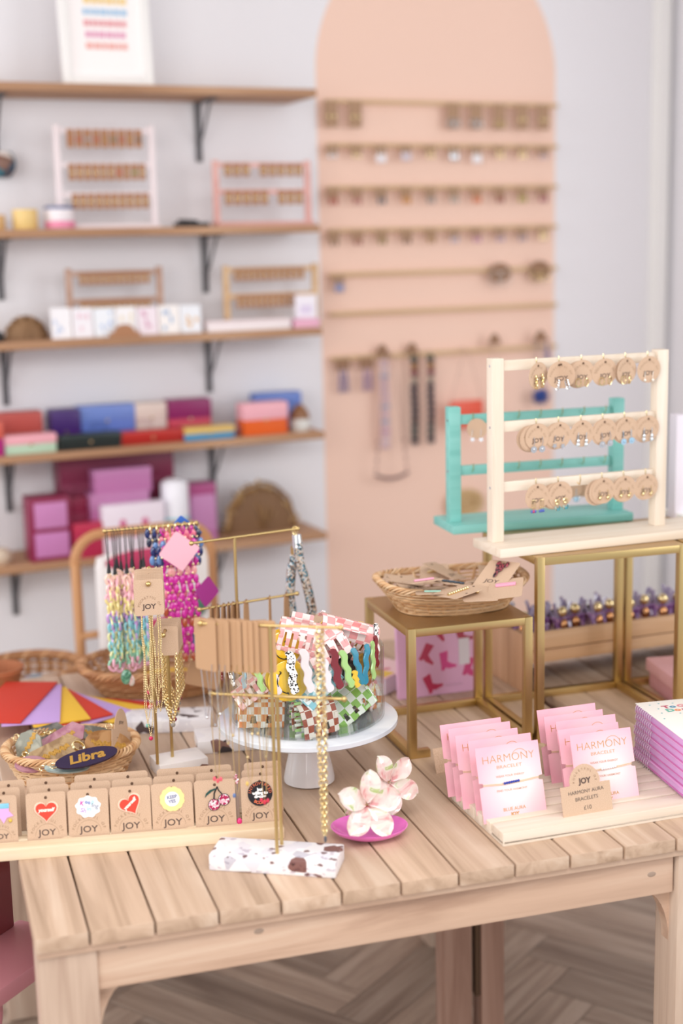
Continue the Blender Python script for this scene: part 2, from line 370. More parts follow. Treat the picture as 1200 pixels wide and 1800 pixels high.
def earring_card_row(par, x0, x1, z, n, y, cols=None, hh=.03, ww=None, gap=None, drop=None):
    hh *= 1.2
    ww = ww or (x1-x0)/n*.82
    for k in range(n):
        if gap and k in gap: continue
        x = x0+(k+.5)*(x1-x0)/n; o = MB(); o.prism(rr(ww, hh, .004, 2, x-ww/2, z-hh), .001, None, y+R_.uniform(-.001, .001))
        c = o.build('earring_card', M_KRAFT2, par)
        e = MB(); col = cols[k % len(cols)] if cols else M_GOLD
        for q in (-1, 1): e.ball((x+q*ww*.22, y-.004, z-hh*(.55 if not drop else drop)), ww*.17, 6, (1, .5, 1.2))
        e.build('earring', col, c)
CM = lambda h, r=.4, **k: mat('plain_'+h[1:], h, r, **k)
def earstand(label, px0, px1, ytop, i, D, m, rows, group='earring frames on the wall shelves'):
    s, w, h, z = wbox(px0, px1, ytop, 400, i, D); t = wthing('earring_stand', label, 'earring stand', s, D, z, group)
    p = .016
    for q in (-1, 1): MB().box((q*(w/2-p/2), 0, h/2), (p, p, h), bev=.0015).build('post', m, t)
    MB().box((0, 0, .006), (w, .07, .012), bev=.002).build('base', m, t)
    for (yy, n, cols, gap, hh, x0, x1) in rows:
        zz = WL((px0+px1)/2, yy, D)[1]-z
        MB().box((0, .002, zz), (w-2*p, .008, .014), bev=.001).build('rail', m, t)
        earring_card_row(t, x0*w-w/2, x1*w-w/2, zz+.004, n, -.006, cols, hh, gap=gap)
    return t
gold = [M_GOLD]; mix1 = [CM('#c9763f'), CM('#c23a2e'), CM('#a9b4bd'), CM('#c23a2e'), CM('#b98a2e'), CM('#3f6b45'), CM('#c23a2e'), CM('#c99a3f'), CM('#2e3a3a')]
mix2 = [M_GOLD, M_GOLD, M_GOLD, M_GOLD, CM('#e4d6b0'), M_GOLD, CM('#e0402f'), CM('#d0b080'), CM('#5fb35a')]
M_PINKW = mat('blush_white_paint', '#efe2e4', .5); M_PINKP = wood('pink_painted_wood', ['#d99d94', '#e6b0a7', '#eebfb6'], 'x', 25, .5)
earstand('tall off-white earring frame with three rows of earrings', 97, 273, 220, 1, 3.97, M_PINKW,
         [(230, 9, mix1, None, .042, .12, .88), (290, 10, mix2, None, .038, .12, .9), (342, 10, gold, None, .036, .14, .92)])
earstand('pink earring frame with two rows at the right end of the shelf', 375, 545, 282, 1, 3.97, M_PINKP,
         [(290, 9, gold, (3,), .030, .10, .92), (337, 9, gold, (5,), .034, .10, .92)])
earstand('taupe wooden earring frame behind the greeting cards', 112, 282, 470, 2, 4.0, M_TAUPE,
         [(480, 12, gold, None, .030, .13, .87), (528, 12, gold, None, .030, .13, .87)])
earstand('honey wooden earring frame above the long white box', 390, 556, 465, 2, 4.0, M_SHELFLT,
         [(473, 12, gold, None, .030, .10, .86), (519, 11, gold, None, .032, .12, .78)])

def wb(name, label, cat, px0, px1, py0, py1, i, m, D=3.93, depth=.1, group=None, extra=None, bev=.004):
    s, w, h, z = wbox(px0, px1, py0, py1, i, D); t = wthing(name, label, cat, s, D+depth/2, z, group)
    if extra: extra(t, w, h, depth)
    else: MB().box((0, 0, h/2), (w, depth, h), bev=bev).build('body', m, t)
    return t
# jars on the second shelf
def jar(label, px0, px1, py, m, band=None, base=None):
    s, w, h, z = wbox(px0, px1, py, 400, 1, 3.93); t = wthing('pot', label, 'pot', s, 3.93, z); r = w/2
    MB().lathe([(0, 0), (r*.92, 0), (r, .004), (r, h-.003), (r*.97, h), (r*.88, h), (r*.86, .006), (0, .006)], 28).build('body', m, t)
    if band: MB().lathe([(r+.0008, h*.86), (r+.0012, h*.86), (r+.0012, h*.97), (r+.0004, h*.99)], 28).build('rim_band', band, t)
    if base: MB().lathe([(r+.0004, .002), (r+.0012, .004), (r+.0012, h*.32), (r+.0004, h*.34)], 28).build('pink_base', base, t)
    return t
jar('small mustard yellow pot on the left of the second shelf', 22, 66, 368, CM('#e5c47e'))
jar('white pot with navy rim and pink base beside the yellow pot', 79, 130, 362, CM('#ece4e8'), CM('#4a5a88'), CM('#e88aa8'))
jar('little tan pot cut by the left edge beside the yellow pot', -14, 9, 378, CM('#c9a06a'))
t = wthing('patterned_pot', 'small round blue, brown and white patterned wall pot at the left edge', 'wall pot', WL(2, 290, 4.06)[0], 4.055, WL(2, 290, 4.06)[1])
MB().lathe([(0, -.036), (.022, -.034), (.036, -.018), (.040, 0), (.036, .022), (.028, .034), (.024, .034), (.030, .018), (0, -.02)], 24).build('bowl', speckle('patterned_glaze', [(0, '#3f6f7c'), (.35, '#7d5a4c'), (.6, '#e8ddd6'), (.8, '#2f4a5f')], 45), t)
MB().box((0, .038, 0), (.02, .006, .03), bev=.001).build('hook_plate', M_GREY, t)
def blk(t, w, h, d):
    MB().box((-.01, 0, .006), (w*.95, .05, .012), bev=.003).build('case', M_BLACK, t)
    MB().box((-w*.22, -.002, .016), (w*.5, .045, .008), Matrix.Rotation(.06, 3, 'Y'), .003).build('lid', M_BLACK, t)
wb('glasses_case', 'flat black case lying left of the pink earring frame', 'case', 318, 376, 381, 400, 1, None, 3.91, .05, extra=blk)

# greeting cards row on middle shelf
gc = ['#f4f2f6', '#f1eef4', '#eef2f8', '#f5f3f5', '#f2e6ee', '#f6f2f0', '#eef1f7']; gt = ['#c9d4ea', '#e9c8d4', '#b9c9e8', '#e8d8b8', '#d8a8c0', '#9fb8d8', '#e0b070']
gl = ['white greeting card at the left end of the card row on the middle shelf', 'white greeting card with a rose pattern, second in the card row', 'white greeting card with blue marks, third in the card row', 'white greeting card behind the kraft dome sign', 'white greeting card with a purple motif in the middle of the card row', 'white greeting card with pale blue marks, second from the right of the row', 'white greeting card with orange edge at the right end of the card row']
for k in range(7):
    x0 = 90+k*38; s, w, h, z = wbox(x0, x0+36, 541-(k > 2)*2-(k > 4)*3, 590, 2, 3.93)
    t = wthing('greeting_card', gl[k], 'card', s, 3.93, z, 'greeting cards on the middle shelf'); t.rotation_euler = (-.12, 0, WY)
    MB().box((0, 0, h/2), (w, .003, h)).build('card', mat('card_white_%d' % k, gc[k], .7), t)
    o = MB()
    for q in range(5): o.ball((R_.uniform(-.32, .32)*w, -.002, R_.uniform(.2, .85)*h), R_.uniform(.003, .006), 6, (1, .2, 1.4))
    o.build('motif', mat('card_motif_%d' % k, gt[k], .7), t)
t = wb('price_sign', 'kraft dome-topped sign in front of the greeting cards', 'sign', 192, 246, 569, 592, 2, None, 3.905, .002, extra=lambda t, w, h, d: MB().prism([(-w/2, 0), (w/2, 0), (w/2, h*.35)]+[(w*.34*cos(a*pi/10), h*.35+h*.62*sin(a*pi/10)) for a in range(11)]+[(-w/2, h*.35)], .0015).build('card', M_KRAFT2, t))
def heap(t, w, h, d, m, n=22, fan=False):
    o = MB()
    for k in range(n):
        a = pi*(k+.5)/n; pts = []
        for q in range(9):
            u = q/8; r = (w/2)*(1-.1*sin(k*2.3)); pts.append((cos(a)*r*sin(u*pi/2)*1.0, -d*.32*cos(u*pi)*sin(a)-.01*sin(k), max(.004, h*sin(a)*(.15+.85*sin(u*pi*.5))*1.0*(1-.1*(k % 3)))))
        o.tube(pts, .004, 5)
    for q in range(1, 13):
        rr_ = q/12.3; pts = [(cos(pi*j/18)*w/2*rr_, -.012*sin(j*2.0), max(.004, sin(pi*j/18)*h*rr_)) for j in range(19)]; o.tube(pts, .0048, 5)
    o.build('weave', m, t); MB().lathe([(0, .0), (.96, .0), (.9, .35), (.6, .75), (.25, .93), (0, .95)], 24, (0, .012, 0), 1, 1).build('body', m, t)
    b = [c for c in COL.objects if c.parent == t and c.name.startswith('body')][-1]; b.scale = (w/2*.94, d*.3, h*.93)
wb('wicker_basket', 'dark brown wicker basket heaped at the left of the middle shelf', 'basket', 15, 90, 557, 602, 2, None, 3.93, .1, extra=lambda t, w, h, d: heap(t, w, h, d, mat('brown_wicker', '#8d6b4b', .7), 16))
def cand(t, w, h, d): MB().lathe([(0, 0), (.02, 0), (.022, .01), (.02, .026), (0, .028)], 20).build('body', M_BLACK, t)
wb('small_pot', 'small black round pot cut by the left edge on the middle shelf', 'pot', -16, 8, 585, 600, 2, None, 3.91, .04, extra=cand)
wb('flat_box', 'long flat blush white box at the right of the middle shelf', 'box', 366, 513, 562, 588, 2, CM('#efe3e6'), 3.91, .08, extra=lambda t, w, h, d: (MB().box((0, 0, h*.36), (w*.985, d*.97, h*.72), bev=.002).build('tray', CM('#f2eaec'), t), MB().box((0, 0, h*.78), (w, d, h*.44), bev=.003).build('lid', CM('#ecdfe2'), t)))
wb('greeting_card', 'white card standing behind the small pink box on the middle shelf', 'card', 519, 557, 518, 580, 2, None, 3.96, .004, extra=lambda t, w, h, d: (MB().box((0, 0, h/2), (w, .003, h)).build('card', CM('#eeeaf2'), t), MB().box((0, -.0025, h*.55), (w*.5, .001, h*.25)).build('motif', CM('#d9cfe6'), t)))
wb('small_box', 'small pink box at the right end of the middle shelf', 'box', 517, 563, 561, 582, 2, None, 3.91, .06, extra=lambda t, w, h, d: (MB().box((0, 0, h*.36), (w*.97, d*.97, h*.72), bev=.002).build('tray', CM('#e9b3cb'), t), MB().box((0, 0, h*.8), (w, d, h*.4), bev=.002).build('lid', CM('#e6a9c4'), t)))

# purses and wallets on the fourth shelf
def purse(c1, c2, split=.45, pattern=None):
    def f(t, w, h, d):
        m1 = CM(c1) if not pattern else speckle('pat_'+c1[1:], [(0, c1), (.5, pattern), (.7, c1)], 50)
        MB().box((0, 0, h/2), (w, d, h), bev=min(.006, h*.3)).build('body', m1, t)
        MB().box((0, -d*.03, h*(1-(1-split)/2)), (w*1.012, d*1.02, h*(1-split)*1.01), bev=min(.005, h*.2)).build('flap', CM(c2), t)
        MB().cone((0, -d*.54, h*split), (0, -d*.56, h*split), .004, n=10).build('clasp', M_GOLD, t)
    return f
pg = 'purses and wallets on the fourth shelf'
wb('purse', 'coral and magenta purse at the left end of the purse shelf', 'purse', -10, 75, 725, 765, 3, None, 3.96, .06, pg, purse('#a01a5a', '#b5483f', .35))
wb('purse', 'flat pale pink and mint purse at the front left of the purse shelf', 'purse', 8, 100, 764, 796, 3, None, 3.89, .05, pg, purse('#b9d3ba', '#eba9b4', .5))
wb('purse', 'bright pink purse cut by the left edge of the purse shelf', 'purse', -30, 7, 742, 800, 3, None, 3.885, .04, pg, purse('#b0257a', '#d3604f', .5))
wb('purse', 'deep purple shimmering purse beside the blue one', 'purse', 89, 142, 720, 768, 3, None, 3.97, .06, pg, purse('#6c2a9a', '#3f1a6a', .4, '#8a3cb5'))
wb('purse', 'periwinkle blue purse in the back row of the purse shelf', 'purse', 138, 238, 712, 768, 3, None, 3.985, .05, pg, purse('#5f78c8', '#7089cf', .6, '#5068b0'))
wb('purse', 'beige woven purse between the blue and the magenta purses', 'purse', 239, 294, 708, 768, 3, None, 3.98, .05, pg, purse('#d6c2ba', '#dccac0', .6, '#c5ada8'))
wb('purse', 'magenta and coral purse left of the shelf bracket', 'purse', 297, 372, 702, 768, 3, None, 3.97, .06, pg, purse('#c8455a', '#85105a', .5))
wb('purse', 'flat black purse lying in the front row of the purse shelf', 'purse', 104, 214, 763, 790, 3, None, 3.89, .06, pg, purse('#15201f', '#182625', .5))
wb('purse', 'flat dark red purse lying in the front row of the purse shelf', 'purse', 211, 326, 757, 782, 3, None, 3.9, .06, pg, purse('#a81c12', '#b8241a', .5))
wb('purse', 'flat yellow and blue purse in the front row of the purse shelf', 'purse', 325, 413, 750, 778, 3, None, 3.89, .06, pg, purse('#4a94c0', '#d9b765', .5))
wb('purse', 'light pink and orange purse at the right of the purse shelf', 'purse', 427, 506, 708, 768, 3, None, 3.9, .06, pg, purse('#e2611c', '#ecadb8', .48))
wb('purse', 'slate blue purse leaning behind the pink and orange one', 'purse', 449, 530, 690, 762, 3, None, 4.0, .05, pg, purse('#7690d2', '#6580c8', .6))
def snow(t, w, h, d):
    MB().lathe([(0, 0), (.026, 0), (.030, .01), (.031, .03), (.024, .05), (0, .054)], 24).build('body', CM('#d9dad6'), t)
    MB().lathe([(.031, .036), (.030, .046), (.022, .064), (.008, .078), (0, .08)], 24).build('lid', CM('#8d6242'), t)
wb('trinket_pot', 'pale round trinket pot with brown domed lid right of the purses', 'pot', 512, 552, 715, 765, 3, None, 3.92, .05, extra=snow)
wb('purse', 'small dusky mauve purse beside the pink and orange purse', 'purse', 412, 430, 748, 768, 3, None, 3.93, .04, pg, purse('#9a6a78', '#a87884', .5))

# gift boxes on the lowest shelf
def gbox(c, lid=None, label=None, lc=None, spk=None):
    def f(t, w, h, d):
        m1 = CM(c) if not spk else speckle('box_'+c[1:], [(0, c), (.6, spk), (.8, c)], 90, .6)
        MB().box((0, 0, h*.45), (w*.985, d*.98, h*.9), bev=.002).build('tray', m1, t)
        MB().box((0, 0, h*.86), (w, d, h*.28), bev=.003).build('lid', CM(lid or c), t)
        if lc: MB().box((0, -d/2-.001, h*.5), (w*.86, .002, h*.62), bev=.0005).build('panel', CM(lc), t)
    return f
gg = 'gift boxes on the lowest shelf'
wb('gift_box', 'large speckled burgundy gift box standing behind the others', 'gift box', 107, 308, 798, 950, 4, None, 3.99, .09, gg, gbox('#7a2344', '#7a2344', spk='#8e3054'))
wb('gift_box', 'burgundy gift box with two lilac panels at the left', 'gift box', 51, 124, 874, 965, 4, None, 3.90, .08, gg, lambda t, w, h, d: (MB().box((0, 0, h/2), (w, d, h), bev=.002).build('case', CM('#8a1f48'), t), MB().box((.003, -d/2-.002, h*.72), (w*.78, .005, h*.40), bev=.001).build('panel', CM('#c884b8'), t), MB().box((.003, -d/2-.002, h*.26), (w*.82, .005, h*.38), bev=.001).build('panel', CM('#c57fb6'), t)))
wb('gift_box', 'speckled crimson gift box right of the one with lilac panels', 'gift box', 122, 180, 873, 965, 4, None, 3.95, .08, gg, gbox('#8d1f45', '#8d1f45', spk='#a03058'))
wb('gift_box', 'lilac gift box on the stack in front of the burgundy box', 'gift box', 160, 265, 865, 958, 4, None, 3.92, .06, gg, gbox('#b56a9e', '#b97aa8'))
wb('gift_box', 'white gift box with pink hearts in front of the lilac ones', 'gift box', 181, 290, 885, 958, 4, None, 3.885, .035, gg, lambda t, w, h, d: (MB().box((0, 0, h/2), (w, d, h), bev=.002).build('case', CM('#e9dde8'), t), [MB().ball((-w*.36+q*w*.18, -d/2, h*(.62 if q % 2 else .4)), .010, 8, (1, .15, 1.2)).build('heart_print', CM('#c8457f'), t) for q in range(5)]))
s, w, h, z = wbox(162, 264, 822, 862, 4, 3.94); z2 = WL(212, 865, 3.94)[1]
t = wthing('gift_box', 'orchid pink gift box topmost in front of the burgundy box', 'gift box', s, 3.95, z2, gg); gbox('#bb74a8', '#c07fb0')(t, w, WL(212, 822, 3.94)[1]-z2, .06)
wb('gift_box', 'lilac gift box at the right of the white and aqua bottle', 'gift box', 333, 381, 850, 950, 4, None, 3.94, .07, gg, gbox('#b874a8', '#a84a80', lc='#c285b5'))
wb('gift_box', 'low red box in front of the crimson gift box', 'gift box', 130, 182, 920, 965, 4, None, 3.885, .04, gg, gbox('#b3264c', '#bd2f50'))
def bottle(t, w, h, d):
    r = w/2; MB().lathe([(0, 0), (r, 0), (r, h*.42), (r*.98, h*.44), (0, h*.44)], 24).build('aqua_base', CM('#8fcfdc'), t)
    MB().lathe([(r, h*.44), (r, h*.92), (r*.9, h*.96), (r*.55, h), (0, h)], 24).build('body', CM('#ecebf2'), t)
wb('bottle', 'white bottle with aqua lower half among the gift boxes', 'bottle', 289, 336, 843, 950, 4, None, 3.90, .05, extra=bottle)
wb('wicker_bag', 'fan-shaped golden brown wicker bag at the right of the lowest shelf', 'bag', 403, 532, 850, 938, 4, None, 3.95, .1, extra=lambda t, w, h, d: heap(t, w, h, d, perisland('wicker_bag', [(0, '#7a5838'), (.3, '#a8814f'), (.6, '#c9a878'), (.85, '#64452c')], .6), 26))
wb('trinket_pot', 'cream rounded pot cut by the left edge of the lowest shelf', 'pot', -12, 17, 938, 972, 4, None, 3.91, .05, extra=lambda t, w, h, d: MB().lathe([(0, 0), (.02, 0), (.03, .014), (.03, .03), (.018, .044), (0, .046)], 20).build('body', CM('#cdb9a4'), t))

# ---------------------------------------------------------------- earring rails on the painted arch
DW = 4.10; M_RAIL = wood('rail_wood', ['#cfab7f', '#dcbd93', '#e7cdaa'], 'x', 30, .5)
rails = []
rn = ['topmost earring rail on the peach arch', 'second earring rail from the top of the peach arch', 'third earring rail from the top of the peach arch', 'fourth earring rail on the peach arch', 'fifth earring rail, with the big hoop cards at its right end', 'empty wooden rail above the necklaces on the peach arch', 'lowest wooden rail, carrying the long necklaces']
s0, s1 = WL(572, 400, DW)[0], WL(972, 400, DW)[0]
for i, y in enumerate((178, 255, 330, 405, 483, 552, 630)):
    z = WL(600, y, DW-.02)[1]; rails.append(z); t = wthing('earring_rail', rn[i], 'rail', (s0+s1)/2, DW-.02, z, 'wooden rails on the arch')
    MB().box((0, 0, 0), (s1-s0, .012, .012 if i < 4 else .014), bev=.002).build('bar', M_RAIL, t)
    for q in (-1, 1): MB().box((q*(s1-s0)*.47, .0115, 0), (.012, .013, .012), bev=.001).build('spacer', M_RAIL, t)
xs10 = [583, 625, 668, 712, 755, 796, 836, 877, 916, 953]
ordn = ['leftmost', 'second', 'third', 'fourth', 'fifth', 'sixth', 'seventh', 'eighth', 'ninth', 'rightmost']
def railcard(x, ri, w, h, m, earr, label, grp, dy=0, shape='rect'):
    s = WL(x, 300, DW-.03)[0]; t = wthing('earring_card', label, 'earrings', s, DW-.034, rails[ri]+dy, grp)
    if shape == 'rect': MB().prism(rr(w, h, .004, 2, z0=-h), .0012).build('card', m, t)
    else: MB().prism([(w/2*cos(2*pi*k/20), -h/2+h/2*sin(2*pi*k/20)) for k in range(20)], .0012).build('card', m, t)
    if earr: earr(t, w, h)
    return t
def e_stud(m, r=.006):
    def f(t, w, h):
        for q in (-1, 1): MB().ball((q*w*.22, -.004, -h*.6), r, 6, (1, .5, 1)).build('earring', m, t)
    return f
def e_drop(m, L=.02, r=.005):
    def f(t, w, h):
        for q in (-1, 1): o = MB(); o.tube([(q*w*.22, -.003, -h*.5), (q*w*.22, -.004, -h-L*.3)], .0012, 5); o.ball((q*w*.22, -.004, -h-L*.5), r, 6, (1, .6, 1.6)); o.build('earring', m, t)
    return f
def e_hoop(m, r=.011):
    def f(t, w, h):
        for q in (-1, 1): MB().link((q*w*.2, -.004, -h*.8), r, r, .0018, n=16).build('earring', m, t)
    return f
M_CARDG = mat('kraft_card_wall', '#ac8a6e', .8)
for k in (0, 1, 5, 6, 7, 8, 9):
    railcard(xs10[k], 0, .044, .078, M_CARDG, e_hoop(M_SILVER, .013) if k in (5, 6) else e_hoop(M_GOLD, .010) if k == 7 else e_stud(M_GOLD), 'long kraft earring card on the topmost rail, %s place of ten' % ordn[k], 'earring cards on the topmost rail')
cmat = [M_SILVER, M_GOLD, CM('#f2eef2', .3), CM('#d8cdd6', .3), M_GOLD, M_SILVER, CM('#f4f2f6', .3), M_GOLD, M_GOLD, CM('#b9a6b4', .3)]
for k in range(10):
    railcard(xs10[k], 1, .040, .028, M_CARDG, e_drop(cmat[k], .026 if k in (2, 6) else .014, .0095 if k in (2, 3, 5, 6) else .005), 'small kraft earring card on the second arch rail, %s of ten' % ordn[k], 'earring cards on the second rail')
dm = [CM('#a8503f'), CM('#b07068'), CM('#6f6a70'), CM('#c98a3a'), CM('#9a8f8a'), CM('#b3a99f'), CM('#d5784a'), CM('#8f4a3a'), CM('#a89a4a'), CM('#a5606a')]
for k in range(10):
    railcard(xs10[k], 2, .040, .032, M_CARDG, e_drop(dm[k], .02, .007), 'small kraft earring card on the third arch rail, %s of ten' % ordn[k], 'earring cards on the third rail')
dm2 = [CM('#8a6a4a'), CM('#9a5a4a'), CM('#8f7a3f'), CM('#7f5a3f'), CM('#a8814f'), CM('#b9b0c0'), CM('#c08aa8'), CM('#b09ab0'), CM('#9a8a9a'), M_GOLD]
for k in range(10):
    railcard(xs10[k], 3, .040, .030, M_CARDG, e_drop(dm2[k], .016, .006), 'small kraft earring card on the fourth arch rail, %s of ten' % ordn[k], 'earring cards on the fourth rail')
railcard(590, 4, .036, .028, M_CARDG, e_drop(CM('#8f94b8'), .024, .009), 'kraft card with blue drop earrings at the left of the fifth rail', 'earring cards on the fifth rail')
railcard(877, 4, .085, .062, mat('kraft_brown_wall', '#967258', .8), e_hoop(CM('#cfc2ba', .3), .024), 'wide brown card with large silver hoops on the fifth rail', 'earring cards on the fifth rail', .022, 'oval')
railcard(948, 4, .080, .064, mat('kraft_brown_wall', '#967258', .8), e_hoop(M_GOLD, .018), 'wide brown card with gold hoops at the right end of the fifth rail', 'earring cards on the fifth rail', .026, 'oval')
for x, l in ((594, 'purple and blue tassel earrings at the left end of the lowest rail'), (637, 'lilac tassel earrings, second from the left on the lowest rail')):
    t = railcard(x, 6, .046, .036, mat('kraft_brown_wall', '#967258', .8), None, l, 'tassel earrings on the lowest rail')
    for q in (-1, 1):
        o = MB()
        for a in range(7): o.tube([(q*.008, -.003, -.03), (q*.009+.005*cos(a), -.004+.003*sin(a), -.06), (q*.010+.006*cos(a), -.004+.003*sin(a), -.105)], .0016, 5)
        o.build('tassel', CM('#8a7a9c') if x < 600 else CM('#a88aa4'), t)
def necklace(x, label, cols, bw, blen, cord='#8a7a70', tri=True, step=.016, loop=None, rbead=.009):
    s = WL(x, 700, DW-.04)[0]; t = wthing('necklace', label, 'necklace', s, DW-.040, rails[6], 'necklaces on the lowest rail')
    if tri: MB().prism([(-.026, 0), (.026, 0), (.024, .012)]+[(.018*cos(a*pi/8), .012+.026*sin(a*pi/8)) for a in range(9)]+[(-.024, .012)], .0014, None, .012).build('kraft_sign', mat('kraft_brown_wall', '#967258', .8), t)
    MB().tube([(-bw, 0, -.01), (-bw*.6, .018, .012), (bw*.6, .018, .012), (bw, 0, -.01)], .0012, 5).build('cord', CM(cord), t)
    n = int(blen/step)
    for side in (-1, 1):
        o = MB()
        for k in range(n):
            zz = -.015-k*step
            o.ball((side*bw*.6+.001*sin(k), 0, zz), rbead, 8, (1.05, .8, step/rbead*.5))
        o.build('beads', cols, t)
    return t
beads_d = perisland('dark_beads', [(0, '#262a48'), (.3, '#2f5258'), (.42, '#b9813f'), (.52, '#a5505c'), (.62, '#5f668f'), (.75, '#cdbfae'), (.82, '#26263a')])
beads_l = perisland('lilac_beads', [(0, '#d8bcc4'), (.35, '#e2ccd0'), (.6, '#cfaabb'), (.8, '#b8b4c4')])
necklace(676, 'long pale lilac bead necklace on the lowest rail', beads_l, .014, .29)
necklace(728, 'long dark multicoloured bead necklace, left of its twin', beads_d, .0, .30, rbead=.0145, step=.022)
necklace(757, 'long dark multicoloured bead necklace, right of its twin', beads_d, .0, .29, tri=False, rbead=.0145, step=.022)
def loopneck(x, w0, w1, L, label, beadcol, cordc, extra=None):
    s = WL(x, 700, DW-.05)[0]; t = wthing('necklace', label, 'necklace', s, DW-.055, rails[6], 'necklaces on the lowest rail')
    MB().tube([(-w1, 0, -L), (-w0, 0, -.005), (-w0*.5, .03, .014), (w0*.5, .03, .014), (w0, 0, -.005), (w1, 0, -L)], .0013, 5).build('cord', CM(cordc), t)
    if beadcol:
        o = MB(); n = 13
        for k in range(n): u = k/(n-1)*2-1; o.ball((u*w1, 0, -L-.014*(1-u*u)), .006, 6)
        for k in range(4):
            for q in (-1, 1): o.ball((q*(w1-.002*k), 0, -L+.018+.03*k), .004, 6)
        o.build('beads', CM(beadcol), t)
    if extra: extra(t, L)
    return t
loopneck(685, .012, .055, .375, 'thin cord necklace with a row of small brown beads, hanging lowest on the arch', '#7b5a5c', '#a58078')
loopneck(818, .010, .060, .165, 'necklace with a broad orange-red pendant behind the turquoise frame', None, '#c9a898', lambda t, L: MB().box((0, -.002, -L-.035), (.12, .008, .088), bev=.004).build('pendant', CM('#e2553a'), t))
loopneck(868, .010, .020, .20, 'thin gold chain necklace with a kraft sign right of the orange pendant', '#c9a070', '#c9a898', lambda t, L: MB().prism([(-.024, .02), (.024, .02), (.022, .032)]+[(.017*cos(a*pi/8), .032+.024*sin(a*pi/8)) for a in range(9)]+[(-.022, .032)], .0014).build('kraft_sign', mat('kraft_brown_wall', '#967258', .8), t))
def pom(t, L):
    o = MB()
    for k in range(60):
        v = Vector((R_.gauss(0, 1), R_.gauss(0, 1), R_.gauss(0, 1))).normalized(); o.cone(Vector((0, 0, -L)), Vector((0, 0, -L))+v*.030, .005, .002, 4)
    o.ball((0, 0, -L), .024, 10); o.build('pompom', CM('#1f3f8a'), t)
    MB().prism([(-.03, .02), (.03, .02), (.028, .032)]+[(.02*cos(a*pi/8), .032+.026*sin(a*pi/8)) for a in range(9)]+[(-.028, .032)], .0014).build('kraft_sign', mat('kraft_brown_wall', '#967258', .8), t)
    o = MB()
    for a in range(7): o.tube([(.022, -.003, .02), (.024+.005*cos(a), -.004+.004*sin(a), -.02), (.026+.007*cos(a), -.004+.004*sin(a), -.06)], .002, 5)
    o.build('tassel', CM('#7f78a4'), t)
loopneck(948, .012, .014, .16, 'necklace with royal blue pompom and lilac tassel at the right end of the rail', None, '#6a6a8a', pom)
t = wthing('wicker_disc', 'golden woven wall hanging low on the arch behind the turquoise frame', 'wall hanging', WL(818, 885, 4.08)[0], 4.085, WL(818, 885, 4.08)[1])
o = MB()
for q in range(1, 8): o.tube([(.0095*q*cos(2*pi*j/28), -.004*(q % 2), .0065*q*sin(2*pi*j/28)) for j in range(28)], .005, 5, True)
o.build('coils', perisland('raffia', [(0, '#c9a878'), (.5, '#bb9664'), (.8, '#d8bc90')], .6), t)
MB().cone((0, .002, 0), (0, .012, 0), .02, n=12).build('backing', CM('#a8814f'), t)

# ---------------------------------------------------------------- rattan chair between table and wall
DC = 3.45; cs, _ = WL(257, 1000, DC); ch = thing('rattan_chair', 'rattan armchair with a pink, white and green cushion standing behind the table', 'chair', WP(cs, DC-.2, 0), WY+pi)
M_CH = perisland('chair_rattan', [(0, '#c08a5c'), (.5, '#cf9c6e'), (.8, '#b67f50')], .5)
ww = (WL(385, 1050, DC)[0]-WL(130, 1050, DC)[0])/2-.012; zt = WL(257, 925, DC)[1]-.01; y0 = -.20
def backpath(w, z1, z0=.42, r=.07):
    p = [(-w, y0, z0), (-w, y0-.01, z1-r)]; p += [(-w+r-r*cos(a*pi/12), y0-.015, z1-r+r*sin(a*pi/12)) for a in range(1, 7)]; p += [(w-r+r*sin(a*pi/12), y0-.015, z1-r+r*cos(a*pi/12)) for a in range(0, 7)]; return p+[(w, y0-.01, z1-r), (w, y0, z0)]
MB().tube(backpath(ww, zt), .013, 8).build('back_frame', M_CH, ch)
MB().tube([(-ww, y0, .70), (ww, y0, .70)], .010, 8).build('cross_rail', M_CH, ch)
for q in (-1, 1):
    MB().tube([(q*ww, y0, .45), (q*(ww+.01), y0-.02, .01)], .013, 8).build('leg', M_CH, ch)
    MB().tube([(q*ww, .17, .43), (q*(ww+.005), .175, .3), (q*(ww+.01), .18, .01)], .013, 8).build('leg', M_CH, ch)
    pass
sb = MB(); sb.box((0, -.03, .43), (2*ww, .34, .03), bev=.01)
for k in range(18): sb.tube([(-ww, -.19+k*.018, .447), (ww, -.19+k*.018, .447)], .005, 5)
sb.build('seat', M_CH, ch)
cu = MB().box((0, y0+.055, zt-.19), (.29, .07, .30), bev=.03).build('cushion', CM('#e8e2e0', .8), ch)
for (x, z, a, b) in ((.02, .135, .11, .028), (-.03, -.07, .11, .055)): MB().ball((x, y0+.090, z+zt-.19), 1, 12, (a, .008, b)).build('pink_pattern', CM('#b83a5f', .8), cu)
for (x, z, a, b) in ((.095, -.03, .035, .035), (-.10, .0, .03, .03)): MB().ball((x, y0+.090, z+zt-.19), 1, 12, (a, .010, b)).build('green_pattern', CM('#4f7a66', .8), cu)
